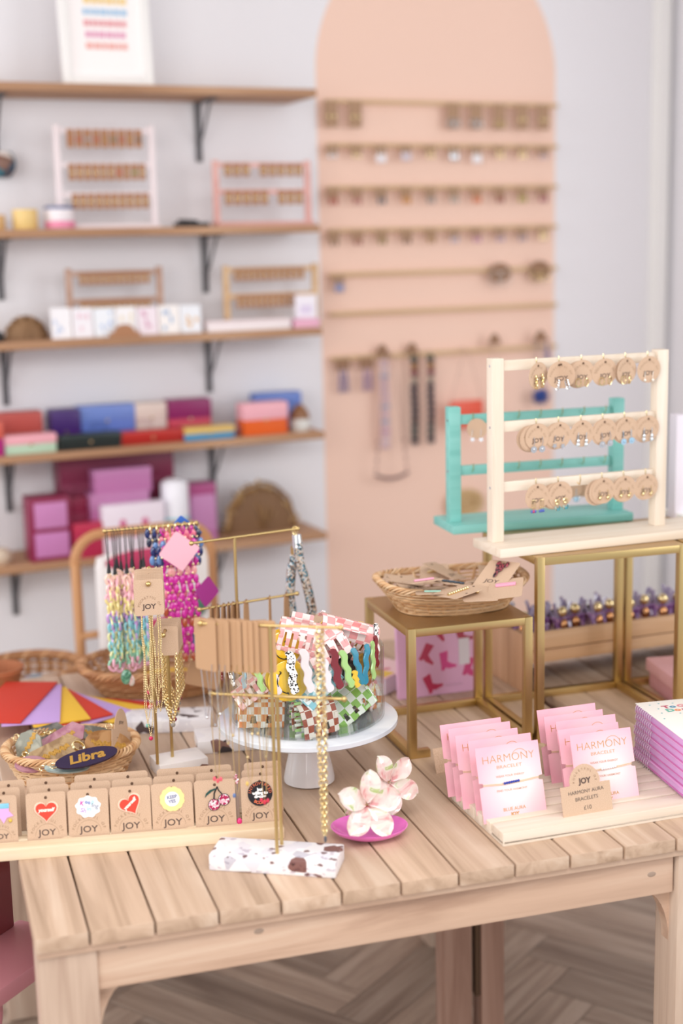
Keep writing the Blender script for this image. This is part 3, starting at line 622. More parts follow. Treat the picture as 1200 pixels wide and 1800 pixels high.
# ================================================================ THE TABLES
def table(x0, nsl, label, front_leg_right=True):
    t = thing('slatted_table', label, 'table', (x0, 0, 0))
    PIT = .09; Wd = PIT*nsl; DEP = 1.22; o = MB()
    for k in range(nsl):
        xa = k*PIT+(.024 if k == 0 else .0013); xb = (k+1)*PIT-.0013+(.0077 if k == 0 else 0)
        if k > 0: xa += .0077
        if k < nsl: xb = (k+1)*PIT+.0077-.0013
        o.box(((xa+xb)/2, DEP/2+.003, .739), (xb-xa, DEP, .022), bev=.003)
    o.build('tabletop', M_TOP, t)
    W2 = Wd+.0077
    for (a, b, c, s, n) in (((W2)/2+.012, .034, .6845, (W2-.19, .024, .066), M_APR), (W2/2+.012, DEP-.03, .6845, (W2-.19, .024, .066), M_APR)):
        MB().box((a, b, c), s, bev=.003).build('apron', n, t)
    o = MB(); o.box((W2/2+.012, .026, .722), (W2-.03, .03, .012), bev=.002); o.build('front_rail', M_APR, t)
    for xx in (.05, W2-.03):
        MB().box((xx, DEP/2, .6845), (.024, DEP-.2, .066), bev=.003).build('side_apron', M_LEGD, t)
    for (xx, yy) in ((.067, .05), (W2-.038, .05), (.067, DEP-.05), (W2-.038, DEP-.05)):
        MB().box((xx, yy, .364), (.082, .07, .728), bev=.006).build('leg', M_LEG, t)
    # curved corner brackets beside the front legs
    for xx, q in ((.108, 1), (W2-.079, -1)):
        pts = [(0, .652), (q*.0, .56)]+[(q*(.05-.05*cos(a*pi/16)), .56+.092*sin(a*pi/16)) for a in range(1, 9)]
        M = Matrix.Translation((xx, .04, 0)); MB().prism(pts, .022, M).build('corner_bracket', M_APR, t)
    return t
tA = table(0, 12, 'pale acacia table with slatted top, carrying all the jewellery in front')
# knots on the front apron
for (px, py) in ((215, 1662), (455, 1637), (1145, 1537)):
    p = PY(px, py, .0218); MB().ball((p.x, .0222, p.z), 1, 12, (.008, .0009, .0045)).build('knot', mat('knot_wood', '#a28c7c', .6), tA)
for px, w in ((797, .06), (858, .05)):
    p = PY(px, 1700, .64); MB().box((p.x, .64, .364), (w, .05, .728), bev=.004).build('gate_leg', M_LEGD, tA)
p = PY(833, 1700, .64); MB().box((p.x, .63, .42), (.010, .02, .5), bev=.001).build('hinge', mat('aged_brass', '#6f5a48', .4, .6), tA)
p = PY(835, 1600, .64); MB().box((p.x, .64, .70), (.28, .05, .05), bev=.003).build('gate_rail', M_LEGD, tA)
tB = table(1.0977, 9, 'matching slatted table joined at the right, mostly outside the picture')
# pink stool at the lower left
ps_c = Vector((-.10, .174, 0)); sx_ = Vector((.685, .728, 0)); sn_ = Vector((-.728, .685, 0))
M_PK = mat('pink_paint', '#d08a94', .35); M_PKD = mat('rose_paint', '#8a3f44', .45)
st = thing('pink_stool', 'dusky pink painted bench with turned legs and rose back, left of the table', 'bench', ps_c+sn_*.06, math.atan2(sx_.y, sx_.x))
MB().box((.085, 0, .535), (.47, .125, .03), bev=.006).build('seat', M_PK, st)
prof = [(0, 0), (.014, 0), (.018, .06), (.012, .12), (.026, .17), (.030, .21), (.018, .26), (.014, .29), (.024, .33), (.034, .37), (.034, .42), (.018, .45), (.026, .50), (.026, .519), (0, .52)]
for a, b in ((-.12, -.03), (.12, -.03), (-.12, .03), (.12, .03)): MB().lathe(prof, 20, (a, b, 0)).build('leg', M_PK, st)
MB().box((.075, .057, .632), (.44, .012, .165), bev=.004).build('back_panel', M_PKD, st)

# ================================================================ BRASS RISERS
def riser(x0, x1, y0, y1, z0, z1, label, b=.015):
    t = thing('brass_riser', label, 'display stand', ((x0+x1)/2, (y0+y1)/2, z0), 0, 'brass display risers'); W2 = (x1-x0)/2; D2 = (y1-y0)/2; H = z1-z0
    o = MB(); o.box((0, 0, H-.0012), (2*W2-.004, 2*D2-.004, .0018)); o.build('top_plate', M_GOLDP, t)
    for a in (-1, 1):
        for c in (-1, 1): MB().box((a*(W2-b/2), c*(D2-b/2), H/2), (b, b, H), bev=.0015).build('leg', M_BRASS, t)
    for zz, nm in ((H-b/2-.0003, 'top_rail'), (b/2, 'bottom_rail')):
        for a in (-1, 1):
            MB().box((a*(W2-b/2), 0, zz), (b*.98, 2*D2-2*b, b*.98), bev=.0012).build(nm, M_BRASS, t)
            if nm == 'bottom_rail' and a == -1:
                MB().box((-W2+b+.012, -D2+b/2, zz), (.026, b*.98, b*.98), bev=.0012).build('foot_stub', M_BRASS, t)
            elif nm == 'top_rail' and a == 1: MB().box((0, -D2+b/2, zz), (2*W2-2*b, b*.98, b*.98), bev=.0012).build(nm, M_BRASS, t)
        MB().box((0, D2-b/2, zz), (2*W2-2*b, b*.98, b*.98), bev=.0012).build(nm, M_BRASS, t)
    return t
riser(.728, .968, .466, .716, .75, .991, 'small brass riser carrying the wicker basket of carded pins')
riser(.975, 1.278, .462, .718, .75, 1.10, 'tall brass riser carrying the left half of the pale earring frame')
riser(1.284, 1.587, .462, .718, .75, 1.10, 'tall brass riser at the right edge, under the pale frame')

# ================================================================ EARRING FRAMES ON THE RISERS
def discprint(mb, r, y, cz):
    addtext(mb, 'JOY', r*.46, 0, cz-r*.42, y, .0002, 0, 0, 1.1)
def framestand(name, label, loc, rz, L, D, post_x, post_y, pw, z_top, rails_, m, mz):
    t = thing(name, label, 'earring stand', loc, rz)
    o = MB(); o.box((L/2, D/2, .0085), (L, D, .017), bev=.002); o.build('base', m, t)
    for x in post_x:
        o = MB().box((x, post_y, (z_top+.017)/2), (pw, pw, z_top-.017), bev=.0015).build('post', mz, t)
        s = MB()
        for zz in rails_: s.cone((x-pw/2-.0003, post_y-.002, zz), (x-pw/2+.003, post_y-.002, zz), .0028, n=10)
        s.build('screw', M_SILVER, o)
    for zz in rails_: MB().box(((post_x[0]+post_x[1])/2, post_y, zz), (post_x[1]-post_x[0]-pw, .010, .019), bev=.001).build('rail', m, t)
    return t
ZB = 1.10; FW = (Vector((.912, .484, ZB)), radians(3.6))
def topeg(F_, px, py, yoff):
    R = Matrix.Rotation(F_[1], 3, 'Z'); n = R @ Vector((0, 1, 0)); p = PN(px, py, F_[0]+n*yoff, n); q = R.inverted() @ (p-F_[0]); return q
UL_, UR_ = topeg(FW, 875.5, 800, .054).x, topeg(FW, 1163, 770, .054).x
ef = framestand('earring_stand', 'pale pine earring frame with three rails of round earring cards', FW[0], FW[1], .66, .112, (UL_, UR_), .066, .0235, .354, (.340, .229, .118), M_PALE, M_PALEZ)
rotF = Matrix.Rotation(FW[1], 3, 'Z'); nF = rotF @ Vector((0, 1, 0))
# turquoise frame
TQ = (Vector((.912, .712, ZB)), radians(-1.6))
tf = framestand('earring_stand', 'turquoise painted earring frame standing behind the pale one', TQ[0], TQ[1], .385, .118, (.018, .368), .048, .024, .245, (.219, .118), M_TURQ, M_TURQ)
for zz in (.229,):
    for k in range(6):
        q = topeg(TQ, [829, 910, 948, 986, 1024, 1062][k], 720, .043); MB().tube([(q.x, .044, .219-.004), (q.x, .036, .219+.004), (q.x, .036, .219+.014)], .0011, 6).build('peg', M_GOLD, tf)
        MB().tube([(q.x, .044, .118-.004), (q.x, .036, .118+.004), (q.x, .036, .118+.014)], .0011, 6).build('peg', M_GOLD, tf)
hookx = [938, 977.5, 1017, 1055.5, 1094, 1133]
HU = [topeg(FW, x, 620, .060).x for x in hookx]
for z in (.340, .229, .118):
    for u in HU: MB().tube([(u, .063, z-.003), (u, .053, z-.006), (u, .050, z+.002), (u, .051, z+.013)], .0011, 6).build('peg', M_GOLD, ef)
# round earring card with printing and earrings
RC = .0250
def disc(name, label, group, m=None):
    t = thing(name, label, 'earrings', (0, 0, 0), 0, group)
    o = MB(); pts = [(RC*cos(2*pi*k/36), -RC*.86+RC*sin(2*pi*k/36)) for k in range(36)]; o.prism(pts, .0008); o.build('card', m or M_KRAFT, t)
    o = MB(); o.cone((0, -.0003, -.0030), (0, .0004, -.0030), .0022, n=12); o.build('hole', mat('hole_dark', '#5f4534', .9), t)
    o = MB(); discprint(o, RC, -.00025, -RC*.86); o.build('lettering', M_INK, t)
    o = MB(); arctext(o, 'POCKETFUL OF', .0052, 0, -RC*.98, RC*.66, -.00025, 168, 12); o.build('arched_lettering', M_INKL, t)
    return t
KDISC = disc('earring_card', 'temporary', 'earring cards')
def earr(kind, par, q):
    x = q*.0085; z0 = -RC*1.0; o = MB(); m = M_GOLD
    if kind == 'chain':
        for k in range(4): o.link((x, -.003, z0+.002-k*.0055), .0028, .0042, .0012, Matrix.Rotation(pi/2*(k % 2)*.8+.3, 3, 'Z').to_4x4(), 10)
    elif kind == 'loops':
        for k in range(3): o.link((x+.001*k*q, -.003-.001*k, z0-.010-k*.004), .0035, .0052, .0009, None, 12)
        m = M_SILVER
    elif kind == 'hoop': o.link((x, -.003, z0-.013), .0045, .0075, .0010, Matrix.Rotation(q*.3, 3, 'Z').to_4x4(), 14)
    elif kind == 'pearl':
        o.tube([(x, -.002, z0), (x, -.002, z0-.014)], .0006, 5); o.ball((x, -.003, z0-.016), .0028, 8); m = mat('pearl', '#f4efe6', .15, .2)
    elif kind == 'medal':
        o.tube([(x, -.002, z0+.004), (x+.002, -.002, z0-.006), (x, -.002, z0-.012)], .0006, 5); o.cone((x, -.0035, z0-.019), (x, -.0022, z0-.019), .0062, n=18); o.ball((x, -.004, z0-.019), .002, 6)
        m = M_SILVER
    elif kind == 'star':
        o.tube([(x, -.002, z0+.004), (x-.001, -.002, z0-.008)], .0006, 5); pts = [((.006 if k % 2 else .0028)*cos(pi/2+k*pi/5)+x, z0-.016+(.006 if k % 2 else .0028)*sin(pi/2+k*pi/5)) for k in range(10)]; o.prism(pts, .001, None, -.003); m = M_SILVER
    elif kind == 'bluemedal':
        o.tube([(x, -.002, z0+.004), (x, -.002, z0-.010)], .0006, 5); o.cone((x, -.0035, z0-.017), (x, -.0022, z0-.017), .0060, n=18); o.ball((x, -.0045, z0-.017), .002, 6); m = mat('ice_blue', '#a9cbe2', .15, .3)
    elif kind == 'crystal':
        o.tube([(x, -.002, z0+.006), (x, -.002, z0-.006)], .0007, 5); o.ball((x, -.003, z0-.010), .0032, 6, (1, .7, 1.4)); o.ball((x, -.003, z0-.017), .0038, 6, (1, .7, 1.2)); m = mat('crystal', '#dde6ee', .08, .6)
    elif kind == 'fringe':
        o.tube([(x-.0035, -.002, z0-.002), (x+.0035, -.002, z0-.002)], .0006, 5)
        for k in (-1, 0, 1): o.tube([(x+k*.0035, -.002, z0-.002), (x+k*.0035, -.003, z0-.018)], .0005, 5); o.ball((x+k*.0035, -.003, z0-.016), .0014, 6)
        b = MB()
        for k in (-1, 0, 1): b.ball((x+k*.0036, -.003, z0-.023), .0024, 6, (1, .8, 1.4))
        b.build('beads', perisland('fringe_beads', [(0, '#c02a5c'), (.4, '#4a5fb0'), (.7, '#7f8fd0'), (.85, '#b02a60')], .2), par)
    elif kind == 'beaded':
        for k in (-1, 0, 1): o.tube([(x+k*.0035, -.002, z0-.004), (x+k*.004, -.003, z0-.016)], .0005, 5)
        o.link((x, -.003, z0-.008), .004, .004, .0012)
        b = MB()
        for k in (-1, 0, 1, -.5, .5): b.ball((x+k*.0042, -.003, z0-.019-.004*(abs(k) < 1)), .0023, 6)
        b.build('beads', perisland('sea_beads', [(0, '#3f9fb5'), (.35, '#6fc0c8'), (.6, '#d9c8a8'), (.75, '#3f5a5a')], .25), par)
    elif kind == 'drops':
        o.tube([(x, -.002, z0+.006), (x+.001*q, -.002, z0-.006)], .0006, 5); o.ball((x, -.003, z0-.010), .003, 6, (1, .7, 1.3)); o.ball((x+.003, -.003, z0-.006), .002, 6)
    o.build('earring', m, par)
rowspec = {0: ['chain', 'loops', 'hoop', 'hoop', 'hoop', 'pearl'], 1: ['medal', 'star', 'crystal', 'medal', 'bluemedal', 'crystal'], 2: ['fringe', 'beaded', None, 'drops', 'drops', 'drops']}
what = {'chain': 'chunky gold chain earrings', 'loops': 'clear and silver loop earrings', 'hoop': 'gold hoop earrings', 'pearl': 'pearl drop earrings', 'medal': 'silver medallion earrings', 'star': 'silver star earrings', 'crystal': 'crystal drop earrings', 'bluemedal': 'ice blue disc earrings', 'fringe': 'gold fringe earrings, pink and blue beads', 'beaded': 'gold earrings with turquoise beads', 'drops': 'gold charm drop earrings'}
rown = ['top', 'middle', 'bottom']; placen = ['leftmost', 'second from left', 'third from left', 'third from right', 'second from right', 'rightmost']
stackn = {(0, 1): 1, (0, 2): 3, (0, 3): 1, (0, 4): 1, (1, 0): 4, (1, 1): 2, (1, 3): 1, (1, 4): 1, (1, 5): 2, (2, 1): 3, (2, 3): 4, (2, 4): 1, (2, 5): 1}
for r, z in enumerate((.340, .229, .118)):
    for k in range(6):
        kind = rowspec[r][k]
        if not kind: continue
        n = stackn.get((r, k), 0)
        for j in range(n, -1, -1):
            loc = FW[0] + rotF @ Vector((HU[k]-.0032*j, .0490-.0 + .0013*j - .0085*0-.006, z+.001-.0008*j))
            yawj = FW[1]+({(0, 0): .35, (0, 1): -.9, (0, 4): .3}.get((r, k), 0) if j == 0 else R_.uniform(-.15, .1))
            lab = 'card with %s, %s, %s rail of pale frame' % (what[kind], placen[k], rown[r])
            grp = None
            if j: lab = 'round kraft card hung behind the %s card, %s rail' % (placen[k], rown[r]); grp = 'spare cards, %s rail, %s peg' % (rown[r], placen[k])
            c = dup(KDISC, loc, yawj, lab)
            if grp: c['group'] = grp
            else: c['group'] = 'earring cards on the pale frame'
            c.rotation_euler = (radians(4), R_.uniform(-.1, .1), yawj)
            if j == 0:
                for q in (-1, 1): earr(kind, c, q)
for ch_ in [x for x in COL.objects if x.parent == KDISC]: bpy.data.objects.remove(ch_)
bpy.data.objects.remove(KDISC)
# earrings on the turquoise frame
def tqcard(px, py, kind, label):
    q = topeg(TQ, px, py, .034); t = thing('earring_card', label, 'earrings', TQ[0]+Matrix.Rotation(TQ[1], 3, 'Z') @ Vector((q.x, .028, q.z)), TQ[1]-.5, 'earring cards on the turquoise frame')
    MB().prism([(RC*.8*cos(2*pi*k/24), -RC*.8+RC*.8*sin(2*pi*k/24)) for k in range(24)], .0008).build('card', M_KRAFT, t)
    for s_ in (-1, 1): earr(kind, t, s_)
tqcard(836, 735, 'star', 'card with white star drop earrings on the turquoise frame, beside its left post')
tqcard(1003, 840, 'bluemedal', 'pale blue drop earrings glimpsed on the turquoise frame behind the pale rails')
tqcard(1022, 838, 'crystal', 'rosy crystal earrings glimpsed on the turquoise frame beside the pale blue ones')
# white frame at the right edge
wf = thing('display_board', 'white painted display stand cut by the right edge, beside the pale frame', 'display stand', (PY(1180, 820, .70).x, .70, ZB), radians(-2))
MB().box((.09, 0, .105), (.15, .018, .21), bev=.003).build('panel', M_WHITE, wf)
MB().box((.012, 0, .105), (.022, .03, .212), bev=.002).build('edge_post', mat('lilac_white', '#e9e2ec', .5), wf)
MB().box((.09, 0, .006), (.17, .08, .012), bev=.002).build('base', M_WHITE, wf)

# ================================================================ WICKER BASKETS
def basket(label, cen, rz, a, b, h, m, flare=1.25, n=13, rimr=.0028, group='wicker baskets', sq=2.8, rt=.0018, rows=7, dips=0):
    t = thing('wicker_basket', label, 'basket', cen, rz, group); K = 96
    def ring(u, z, off=0, wob=0, ph=0):
        pts = []
        for j in range(K):
            th = 2*pi*j/K; c, s = cos(th), sin(th); rad = (abs(c)**sq+abs(s)**sq)**(-1/sq)
            k2 = u+(off+wob*sin(n*2*th/1.0+ph))/a
            pts.append((a*rad*c*k2, b*rad*s*k2+0, z+dips*cos(2*th)))
        return pts
    o = MB()
    for r in range(rows):
        f = r/(rows-1); u = 1/flare+(1-1/flare)*f; o.tube(ring(u, .006+f*(h-.012), 0, .0022, pi*(r % 2)), rt, 5, True)
    o.build('side_weave', m, t)
    o = MB()
    for j in range(n*2):
        th = 2*pi*(j+.5)/(n*2); c, s = cos(th), sin(th); rad = (abs(c)**sq+abs(s)**sq)**(-1/sq)
        o.tube([(a*rad*c*u, b*rad*s*u, z) for u, z in ((1/flare*.9, .003), (1/flare, .006), (1, h))], rt*1.1, 5)
    o.build('stakes', m, t)
    o = MB()
    for q in range(5):
        pts = []
        for j in range(K*2):
            th = 2*pi*j/(K*2); c, s = cos(th), sin(th); rad = (abs(c)**sq+abs(s)**sq)**(-1/sq); ph = 16*th+q*2*pi/5
            k2 = 1+(rimr*1.9*cos(ph))/a; pts.append((a*rad*c*k2, b*rad*s*k2, h+rimr*1.5*sin(ph)+dips*cos(2*th)))
        o.tube(pts, rimr*.72, 5, True)
    o.build('braided_rim', m, t)
    o = MB(); pts = []
    for j in range(K):
        th = 2*pi*j/K; c, s = cos(th), sin(th); rad = (abs(c)**sq+abs(s)**sq)**(-1/sq); pts.append((a*rad*c/flare, b*rad*s/flare))
    M = Matrix.Rotation(pi/2, 4, 'X'); o.prism(pts, .004, M, .001); o.build('bottom', m, t)
    return t

def kcard(label, cat, loc, rot, w=.058, h=.083, group=None, hole=True, joy=True, name='carded_pin', arc=True, r=.005):
    t = thing(name, label, cat, loc, 0, group); t.rotation_euler = rot
    o = MB(); o.prism(rr(w, h, r), .0009); o.build('card', M_KRAFT, t)
    if hole: MB().cone((0, -.0003, h-.008), (0, .0005, h-.008), .0024, n=12).build('hole', MC['hole_dark'], t)
    if joy:
        o = MB(); addtext(o, 'JOY', w*.225, 0, h*.20, -.00025, .0002, 0, 0, 1.15); o.build('lettering', M_INK, t)
        if arc:
            o = MB(); arctext(o, 'POCKETFUL OF', w*.10, 0, h*.20, w*.36, -.00025, 165, 15); arcstroke(o, 0, h*.20, w*.30, .0004, -.00025, 0, 180); o.build('arched_lettering', M_INKL, t)
    return t
bk = basket('pale wicker basket full of carded pins on the small brass riser', (.862, .602, .991), radians(-4), .138, .098, .052, M_RATT, 1.3, 14, .0030, rt=.0026, rows=7, dips=.004)
# carded pins heaped in it
heap_ = [(-.085, -.02, .052, (1.35, .1, .2)), (-.03, .05, .050, (1.3, -.1, -.4)), (.03, .045, .056, (1.25, .15, .7)), (-.06, .03, .058, (1.42, 0, 1.2)), (.06, .01, .052, (1.45, -.1, -1.0)), (.0, .0, .050, (1.5, .05, 1.9)), (.085, -.03, .055, (1.3, .1, -.3)), (.02, -.06, .050, (1.5, 0, -.7)), (-.04, -.06, .048, (1.5, .1, .6)), (.10, .03, .052, (1.4, 0, 2.4))]
pcl = ['carded pin lying at the left of the heap', 'carded pin near the back of the basket on the riser', 'carded pin standing at the back right of the basket heap', 'carded pin half under the pink bar pin card', 'carded pin at the right side of the heap', 'carded pin in the middle of the heap', 'carded pin near the right rim of the basket', 'carded pin at the front of the heap', 'carded pin at the front left of the heap', 'carded pin at the far right of the heap']
bR = Matrix.Rotation(radians(-4), 3, 'Z')
for k, (x, y, z, rt) in enumerate(heap_):
    loc = Vector((.862, .602, .991)) + bR @ Vector((x*.85, y*.85-.02, z-.012)); t = kcard(pcl[k]+' on the small riser', 'carded pin', loc, (-(rt[0]), rt[1], rt[2]), .055, .075, 'carded pins heaped in the basket', arc=False)
    if k in (1, 4, 7): MB().box((0, -.002, .045), (.026, .003, .007), bev=.001).build('gold_pin', M_GOLD, t)
from mathutils import Euler
def centred(t, c, rot, h):
    R = Euler(rot).to_matrix(); t.rotation_euler = rot; t.location = Vector(c) - R @ Vector((0, 0, h/2))
def facecard(label, px, py, z, rot, pin=None, w=.061, h=.083, joy=True):
    t = kcard(label, 'carded pin', (0, 0, 0), (0, 0, 0), w, h, 'carded pins heaped in the basket', arc=False, joy=joy); rot = tuple(radians(v) for v in rot)
    centred(t, P(px, py, z), rot, h)
    if pin: pin(t)
    return t
def pinkbar(t): MB().box((0, -.002, .054), (.036, .0035, .010), bev=.001).build('pink_bar_pin', CM('#e7a3bd', .3), t)
def spikes(t):
    o = MB()
    for k in range(12): o.ball((-.018+.0033*k, -.002, .05+.003*sin(k*2.0)), .004, 6, (.8, .6, 1))
    o.build('dark_beaded_pin', mat('dark_bead', '#4a5866', .25, .4), t)
def goldbar(t):
    o = MB()
    for k in range(9): o.ball((-.02+.005*k, -.002, .05), .0035, 6)
    o.build('gold_pin', M_GOLD, t)
def lobster(t):
    o = MB(); o.ball((0, -.003, .058), .009, 10, (.8, .4, 1.5)); o.ball((-.008, -.003, .07), .006, 8, (.7, .4, 1.4)); o.ball((.009, -.003, .070), .006, 8, (.7, .4, 1.4)); o.ball((0, -.003, .04), .006, 8, (.6, .4, 1.8))
    o.build('dark_red_pin', marbled('dark_flamingo', [(.4, '#1f1a20'), (.5, '#b0505c'), (.6, '#2a2026')], 90, .25), t)
facecard('kraft card with pink bar pin, upside down at the left of the heap', 742, 1020, 1.062, (-79, 4, 174), pinkbar)
facecard('kraft card with a dark beaded pin right of the pink bar pin card', 797, 1024, 1.054, (-80, -6, 150), spikes)
facecard('kraft card with gold bar pin at the front of the heap', 800, 1040, 1.056, (-84, 8, 195), goldbar, joy=False)
facecard('kraft card with dark red and black pin standing up at the back right', 872, 1010, 1.072, (-66, 0, -50), lobster)
facecard('kraft card with pink bar pin leaning at the right rim of the basket', 888, 1034, 1.060, (-80, -8, -28), pinkbar, joy=False)
facecard('blank kraft card with a gold stud in the middle front of the heap', 838, 1042, 1.054, (-84, 0, -12), lambda t: MB().ball((0, -.003, .04), .004, 8).build('gold_stud', M_GOLD, t), joy=False)
facecard('kraft card with yellow and mint pin at the front left of the heap', 760, 1040, 1.048, (-82, 0, 160), lambda t: MB().box((0, -.002, .05), (.03, .003, .008), bev=.001).build('mint_pin', CM('#9ccabb', .3), t), joy=False)

# ================================================================ CAKE STAND, GLASS BOWL, HAIR CLAWS
CK = Vector((.531, .432, .75))
cs_ = thing('cake_stand', 'white marble-topped cake stand on a flared ceramic foot', 'cake stand', CK)
MB().lathe([(0, 0), (.040, 0), (.044, .003), (.044, .010), (.040, .03), (.033, .06), (.029, .085), (.030, .098), (0, .098)], 48).build('foot', M_CERAM, cs_)
M_MARB = marbled('white_marble', [(.3, '#c8ccd4'), (.5, '#d9dce1'), (.62, '#e0e2e6'), (.75, '#c3c8d0')], 9, .2)
MB().lathe([(0, .096), (.10, .096), (.148, .104), (.1545, .108), (.1545, .115), (.152, .117), (0, .117)], 72).build('plate', M_MARB, cs_)
ZP = .867; BR, BH = .1325, .125
M_GLASS = bpy.data.materials.new('clear_glass'); M_GLASS.use_nodes = True
def glass(m, tint='#f8fafa', gr=.03):
    N = m.node_tree.nodes; L = m.node_tree.links; N.remove(N['Principled BSDF']); o = N['Material Output']
    t = N.new('ShaderNodeBsdfTransparent'); t.inputs[0].default_value = lin(tint); g = N.new('ShaderNodeBsdfGlossy'); g.inputs['Roughness'].default_value = gr
    f = N.new('ShaderNodeLayerWeight'); f.inputs[0].default_value = .5; pw = N.new('ShaderNodeMath'); pw.operation = 'POWER'; pw.inputs[1].default_value = 5; L.new(f.outputs['Facing'], pw.inputs[0])
    mr = N.new('ShaderNodeMapRange'); mr.inputs[3].default_value = .03; mr.inputs[4].default_value = .8; L.new(pw.outputs[0], mr.inputs[0]); x = N.new('ShaderNodeMixShader'); L.new(mr.outputs[0], x.inputs[0]); L.new(t.outputs[0], x.inputs[1]); L.new(g.outputs[0], x.inputs[2]); L.new(x.outputs[0], o.inputs[0])
glass(M_GLASS)
gb = thing('glass_bowl', 'straight-sided clear glass bowl of hair claws on the cake stand', 'bowl', (CK.x, CK.y, ZP))
MB().lathe([(0, .001), (BR-.006, .001), (BR, .006), (BR, BH-.001), (BR-.001, BH), (BR-.0028, BH-.001), (BR-.0028, .008), (BR-.008, .004), (0, .004)], 72).build('wall', M_GLASS, gb)
# wavy snap clips hung round the rim
def oncyl(px, py, rad):
    d = ray(px, py); o = CAM-CK; a = d.x*d.x+d.y*d.y; b = 2*(o.x*d.x+o.y*d.y); c = o.x*o.x+o.y*o.y-rad*rad; q = b*b-4*a*c
    if q < 0: q = 0
    t = (-b-math.sqrt(q))/(2*a); return CAM+d*t
def inb(px, py, Y):
    p = oncyl(px, py, BR-.028); d = ray(px, py); p = p+d*max(0, (Y-.325)); v = Vector((p.x-CK.x, p.y-CK.y)); m_ = BR-.040
    if v.length > m_: v *= m_/v.length
    return Vector((CK.x+v.x, CK.y+v.y, max(p.z, ZP+.005)))
def wavy(label, p0, p1, m, w=.011, cat='hair clip', rad=BR+.003, amp=.0017, nw=2.8):
    a = oncyl(*p0, rad); b = oncyl(*p1, rad); t = thing('wavy_hair_clip', label, cat, b, 0, 'wavy clips round the rim of the glass bowl'); up = a-b; L = up.length; up.normalize()
    out = Vector((b.x-CK.x, b.y-CK.y, 0)).normalized(); side = up.cross(out).normalized(); out = side.cross(up)
    n = 30; A = []; o = MB()
    for i in range(n+1):
        u = i/n; c = up*(u*L)+side*(amp*sin(u*nw*2*pi)); ww = w/2*min(1, (max(0, 1-(2*u-1)**8))**.5+.25)
        A.append([o.bm.verts.new(c+side*s*ww+out*k) for s, k in ((-1, 0), (-.8, .0022), (.8, .0022), (1, 0), (.8, -.0006), (-.8, -.0006))])
    for p, q in zip(A, A[1:]):
        for j in range(6): o.bm.faces.new((p[j], p[(j+1) % 6], q[(j+1) % 6], q[j]))
    o.bm.faces.new(A[0][::-1]); o.bm.faces.new(A[-1]); o.build('wave', m, t)
    MB().box((up*(L*.5)-out*.0035)[:], (.003, .003, L*.7), bev=.0005).build('clasp', M_SILVER, t)
    return t
M_OX = mat('oxblood_gloss', '#7a1220', .1, 0, Coat_Weight=1.0); M_LIME = mat('pistachio_gloss', '#a5cf80', .12, 0, Coat_Weight=1.0); M_TEAL = mat('teal_gloss', '#1f8aa5', .1, 0, Coat_Weight=1.0)
M_PEARL = mat('pearl_gloss', '#f0e6ea', .12, .1, Coat_Weight=1.0); M_BWS = speckle('black_white_speckle', [(0, '#f7f6f4'), (.66, '#1a1a1c'), (.95, '#f7f6f4')], 400, .12); M_BLUET = mat('blue_translucent', '#8fb4c4', .1, 0, Coat_Weight=1)
M_YELC = mat('yellow_gloss', '#e8c23f', .12, 0, Coat_Weight=1)
wavy('narrow oxblood wavy clip at the far left of the glass bowl', (390, 1160), (391, 1196), M_OX, .008)
wavy('short black and white speckled clip at the top left rim', (398, 1155), (403, 1172), M_BWS, .008)
wavy('slanted black and white speckled clip at the left of the bowl', (402, 1176), (412, 1206), M_BWS, .009)
wavy('pale blue translucent clip near the left of the bowl', (429, 1160), (429, 1210), M_BLUET, .009)
wavy('pistachio green wavy clip behind the kraft cards', (447, 1162), (463, 1216), M_LIME, .012)
wavy('pearly white wavy clip beside the brass rod', (474, 1152), (489, 1222), M_PEARL, .013)
wavy('large black and white speckled wavy clip over the yellow smile claw', (509, 1144), (517, 1220), M_BWS, .0145)
wavy('pearly pink wavy clip right of the large speckled clip', (532, 1140), (546, 1217), M_PEARL, .014)
wavy('pearly white wavy clip behind the gold chain', (567, 1156), (580, 1216), M_PEARL, .014)
wavy('broad oxblood wavy clip in the middle right of the bowl', (585, 1140), (597, 1211), M_OX, .014)
wavy('pistachio green wavy clip right of the broad oxblood one', (600, 1142), (618, 1208), M_LIME, .013)
wavy('yellow wavy clip low between the green and teal clips', (622, 1178), (628, 1208), M_YELC, .011)
wavy('slanted teal wavy clip, left arm of the V', (620, 1138), (637, 1203), M_TEAL, .012)
wavy('upright teal wavy clip, right arm of the V', (645, 1131), (641, 1203), M_TEAL, .012)
wavy('narrow pistachio clip at the right edge of the bowl', (654, 1126), (656, 1194), M_LIME, .011, rad=BR+.002)
wavy('oxblood clip standing over the right rim of the bowl', (658.5, 1116), (662, 1172), M_OX, .012, rad=BR+.002)
wavy('black and white clip standing highest over the right rim', (659.5, 1095), (662, 1120), M_BWS, .009, rad=BR+.002)

